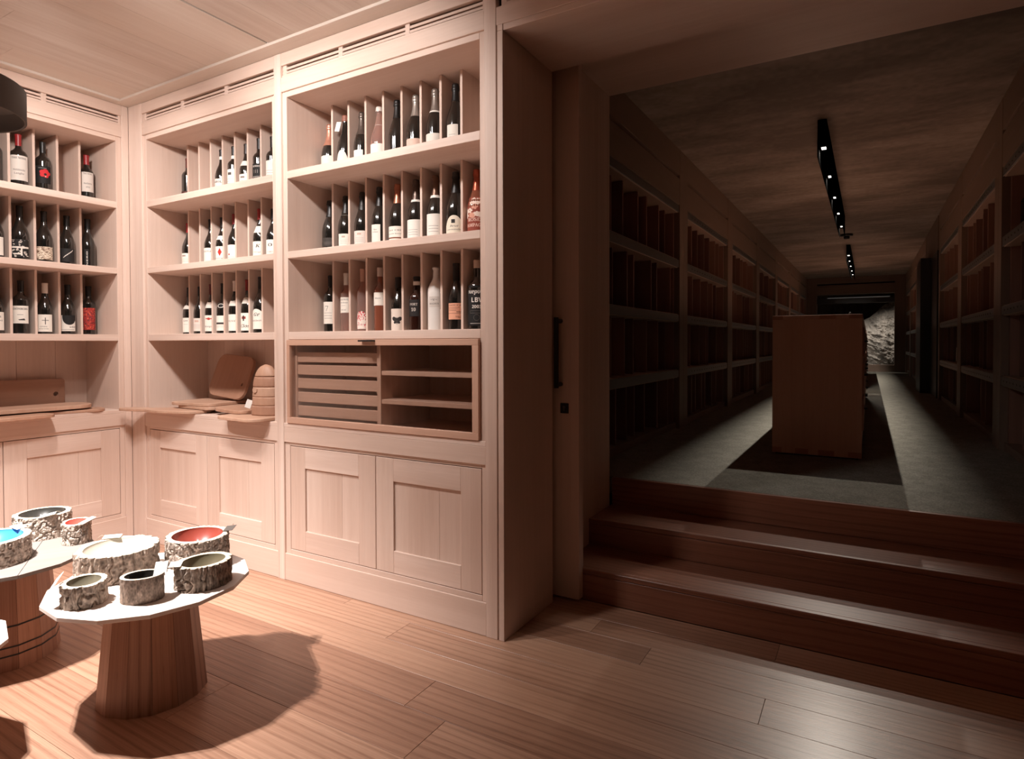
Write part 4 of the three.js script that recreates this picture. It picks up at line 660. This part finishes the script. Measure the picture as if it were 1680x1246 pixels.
// ---------------------------------------------------------------- tables
function ngonTop(n, R, t, rot) {
  const s = new THREE.Shape(); for (let i = 0; i < n; i++) { const a = rot + i / n * Math.PI * 2; i ? s.lineTo(R * Math.cos(a), R * Math.sin(a)) : s.moveTo(R * Math.cos(a), R * Math.sin(a)); } s.closePath();
  const g = new THREE.ExtrudeGeometry(s, { depth: t - .002, bevelEnabled: true, bevelThickness: .001, bevelSize: .001, bevelSegments: 1 }); g.rotateX(HP); g.translate(0, -.001, 0); return g;
}
function staveGeo(n, R0, R1, y0, y1, wall = .02) { // one tapered stave centred on +z
  const a = Math.PI / n - .0006 / R0, P = [];
  const pt = (R, y, s) => [R * Math.sin(s * a), y, R * Math.cos(s * a)];
  const o0 = [pt(R0, y0, -1), pt(R0, y0, 1)], o1 = [pt(R1, y1, -1), pt(R1, y1, 1)], i0 = [pt(R0 - wall, y0, -1), pt(R0 - wall, y0, 1)], i1 = [pt(R1 - wall, y1, -1), pt(R1 - wall, y1, 1)];
  const pos = [], uv = []; const q = (a, b, c, d) => { for (const p of [a, b, c, a, c, d]) { pos.push(...p); uv.push(p[0], p[1]); } };
  q(o0[0], o0[1], o1[1], o1[0]); q(i0[1], i0[0], i1[0], i1[1]); q(o0[1], i0[1], i1[1], o1[1]); q(i0[0], o0[0], o1[0], i1[0]); q(o1[0], o1[1], i1[1], i1[0]); q(i0[0], i0[1], o0[1], o0[0]);
  const g = new THREE.BufferGeometry(); g.setAttribute('position', new THREE.Float32BufferAttribute(pos, 3)); g.setAttribute('uv', new THREE.Float32BufferAttribute(uv, 2)); g.computeVertexNormals(); return g;
}
function table(label, x, z, h, R, n, rot, topMat, R0, R1, rings, split) {
  const o = thing('stave_table', label, 'table', [x, 0, z], 'low stave tables');
  const add = (nm, g, m) => { const q = new THREE.Mesh(g, m); q.name = nm; q.castShadow = q.receiveShadow = true; o.add(q); return q; };
  if (!split) { const t = add('table_top', ngonTop(n, R, .013, rot), topMat); t.position.y = h; }
  else { // boards of the top
    const lines = split; for (let k = 0; k + 1 < lines.length; k++) {
      const poly = []; const P = []; for (let i = 0; i < n; i++) { const a = rot + i / n * Math.PI * 2; P.push([R * Math.cos(a), R * Math.sin(a)]); }
      const clip = (pts, lim, sgn) => { const out = []; for (let i = 0; i < pts.length; i++) { const a = pts[i], b = pts[(i + 1) % pts.length], ia = sgn * (a[1] - lim) >= 0, ib = sgn * (b[1] - lim) >= 0; if (ia) out.push(a); if (ia !== ib) { const t = (lim - a[1]) / (b[1] - a[1]); out.push([a[0] + t * (b[0] - a[0]), lim]); } } return out; };
      const c = clip(clip(P, lines[k] + .001, 1), lines[k + 1] - .001, -1); if (c.length < 3) continue;
      const s = new THREE.Shape(c.map(p => new THREE.Vector2(...p))), g = new THREE.ExtrudeGeometry(s, { depth: .013, bevelEnabled: false }); g.rotateX(HP);
      const t = add('top_board', g, topMat); t.position.y = h; t.rotation.y = -.55;
    }
  }
  const sg = staveGeo(n, R0, R1, 0, h - .013); for (let i = 0; i < n; i++) { const m = add('stave', sg, M.stave[(i * 7 + 2) % 3]); m.rotation.y = -rot + HP + (i + .5) / n * Math.PI * 2; }
  for (const y of rings || []) { const r = R0 + (R1 - R0) * y / h, g = new THREE.CylinderGeometry(r + .0012, r + .0016, .006, n, 1, true); const m = add('dark_ring', g, M.black); m.position.y = y; m.rotation.y = -rot + HP; }
  return o;
}
table('low table with white fourteen-sided top on a barrel of staves', -2.136, -1.189, .383, .309, 14, 107.6 * RAD, M.whiteTop, .17, .135);
table('low grey-topped table with dark rings round its staves', -2.884, -1.037, .383, .297, 14, .1, M.greyTop, .1775, .15, [.055, .086, .16], [-.4, -.1, .02, .14, .4]);
table('low white-topped table cut by the left picture edge', -2.386, -.556, .32, .302, 12, -72 * RAD + 15 * RAD, M.whiteTop, .16, .13);

// ---------------------------------------------------------------- bark bowls
function bowl(label, x, y, z, ra, rb, yaw, h, lining, tagAt, style, sd) {
  const o = thing('bark_bowl', label, 'bowl', [x, y, z], 'bark bowls on the low tables'); o.rotation.y = yaw;
  const N = 340, NY = 56;
  const dep = style === 'smooth' ? .003 : style === 'rough' ? .017 : .012;
  const Rb = th => { const c = Math.cos(th), s = Math.sin(th); const e = ra * rb / Math.hypot(rb * c, ra * s); return e * (1 + .03 * (n3(c * 1.3 + 5, s * 1.3 + 5, sd, 3) - .5)); };
  const disp = (th, yy) => {
    const k = style === 'rough' ? 56 : 66, c = Math.cos(th) * ra * k + 40, s = Math.sin(th) * ra * k + 40, wob = 1.5 * (n3(c * .5, s * .5, yy * 40, sd) - .5);
    const my = style === 'plates' ? 46 : 14;
    const r1 = Math.abs(2 * n3(c + wob, s - wob, yy * my + sd * 3, 17 + sd) - 1), r2 = Math.abs(2 * n3(c * 2.1, s * 2.1, yy * my * 2.5, 29 + sd) - 1), fine = n3(c * 4, s * 4, yy * 160, 7 + sd);
    if (style === 'smooth') return .5 * fine + .3 * r2 + .2 * n3(c * 3, s * 3, yy * 12, 4);
    return .62 * Math.min(1, 3.2 * r1) + .2 * Math.min(1, 2.4 * r2) + .18 * fine;
  };
  const shell = (nm, rows, f, mat, colf) => {
    const pos = [], idx = [], col = [], uv = [];
    for (let j = 0; j <= rows; j++) for (let i = 0; i <= N; i++) { const th = i / N * Math.PI * 2, [r, yy] = f(th, j / rows); pos.push(r * Math.cos(th), yy, r * Math.sin(th)); uv.push(i / N, j / rows); if (colf) col.push(...colf(th, yy)); }
    for (let j = 0; j < rows; j++) for (let i = 0; i < N; i++) { const a = j * (N + 1) + i; idx.push(a, a + N + 1, a + 1, a + 1, a + N + 1, a + N + 2); }
    const g = new THREE.BufferGeometry(); g.setAttribute('position', new THREE.Float32BufferAttribute(pos, 3)); g.setAttribute('uv', new THREE.Float32BufferAttribute(uv, 2)); if (colf) g.setAttribute('color', new THREE.Float32BufferAttribute(col, 3)); g.setIndex(idx); g.computeVertexNormals();
    const m = new THREE.Mesh(g, mat); m.name = nm; m.castShadow = m.receiveShadow = true; o.add(m); return m;
  };
  const rOut = (th, yy) => Rb(th) - dep * (1 - disp(th, yy));
  const tint = style === 'smooth' ? [.33, .25, .2] : style === 'plates' ? [.47, .39, .33] : [.36, .285, .23];
  shell('bark', NY, (th, v) => v === 0 ? [rOut(th, 0), .0005] : [rOut(th, v * h), v * h], M.bark, (th, yy) => { const c = Math.cos(th) * ra * 60 + 9, s = Math.sin(th) * ra * 60 + 9, q = .5 + .8 * n3(c * 1.6, s * 1.6, yy * 60, 3 + sd), w = .55 + .9 * n3(c * 4.3, s * 4.3, yy * 170, 8); return tint.map(t => Math.min(.9, t * q * w)); });
  const rin = th => (Rb(th) - dep * .5) * .86 - .003;
  shell('wood_rim', 4, (th, v) => [rOut(th, h) * (1 - v) + rin(th) * v, h + .0012 * Math.sin(v * Math.PI) + (v === 0 ? -.0005 : 0)], M.rim);
  const dp = Math.min(h * .72, .075);
  shell('lining', 14, (th, v) => { const a = v * HP; return [rin(th) * Math.cos(a) + .0001, h - dp * Math.sin(a) * (.35 + .65 * Math.sin(a))]; }, lining);
  shell('underside', 1, (th, v) => [rOut(th, 0) * v + .0001, .0005], M.rim);
  if (tagAt) { const [a, off, rx, rz, dark] = tagAt, th = a - yaw; const t = new THREE.Mesh(cbox(.058, .0014, .036, 0, .0003), dark ? M.felt : M.paper); t.name = 'paper_tag'; const r = Rb(a + yaw) * off; t.position.set(r * Math.cos(a), h + .006, r * Math.sin(a)); t.rotation.set(rx, -a + 1.2, rz); t.castShadow = t.receiveShadow = true; o.add(t);
    const cg = new THREE.TubeGeometry(new THREE.CatmullRomCurve3([V(.026, 0, 0), V(.034, .006, .004), V(.044, 0, 0), V(.05, -.012, .002)]), 10, .0007, 5); const st = new THREE.Mesh(cg, M.string); st.name = 'string'; t.add(st); }
  return o;
}
M.bark = new THREE.MeshStandardMaterial({ color: 0xffffff, vertexColors: true, roughness: .95 });
const glaze = (r, g, b, o = {}) => phys(lin(r, g, b), { roughness: .28, clearcoat: .8, clearcoatRoughness: .08, side: THREE.DoubleSide, ...o });
const TY = .383 + .0003;
bowl('largest bark bowl with cream lining on the white table', -2.312, TY, -1.168, .132, .132, 0, .096, glaze(.58, .54, .46), [1.9 + Math.PI * .5, .9, .12, .1], 'rough', 1);
bowl('small bark bowl with olive grey lining and hanging tag, white table', -2.143, TY, -.981, .071, .066, -.5, .068, glaze(.19, .17, .12), [1.75, 1.12, .9, 0], 'rough', 2);
bowl('smallest smooth-barked bowl with black lining on the white table', -2.005, TY, -1.085, .064, .049, .9, .079, glaze(.02, .019, .016), [-.35, .9, .3, .25], 'smooth', 3);
bowl('dark-barked bowl with olive lining at the right of the white table', -1.956, TY, -1.262, .094, .083, 1.4, .079, glaze(.17, .145, .09), [3.3, 1.02, .1, .1], 'rough', 4);
bowl('bark bowl with red-brown lining at the back of the white table', -2.18, TY, -1.385, .116, .109, -.3, .10, glaze(.33, .065, .045), [-1.35, 1.0, .1, 0, true], 'plates', 5);
bowl('bark bowl with black lining on the grey table', -3.06, TY, -1.243, .107, .105, 0, .096, glaze(.035, .034, .03), [.2, .88, .1, .12], 'plates', 6);
bowl('small pale-barked bowl with coral red lining on the grey table', -2.835, TY, -1.272, .07, .054, -.55, .082, glaze(.72, .12, .09), [-.9, .95, .15, .2], 'plates', 7);
bowl('bark bowl with bright blue lining on the grey table', -2.845, TY, -.985, .135, .125, -.9, .092, glaze(.05, .27, .56), [3.4, .9, .1, .15], 'plates', 8);

renderer.render(scene, camera);
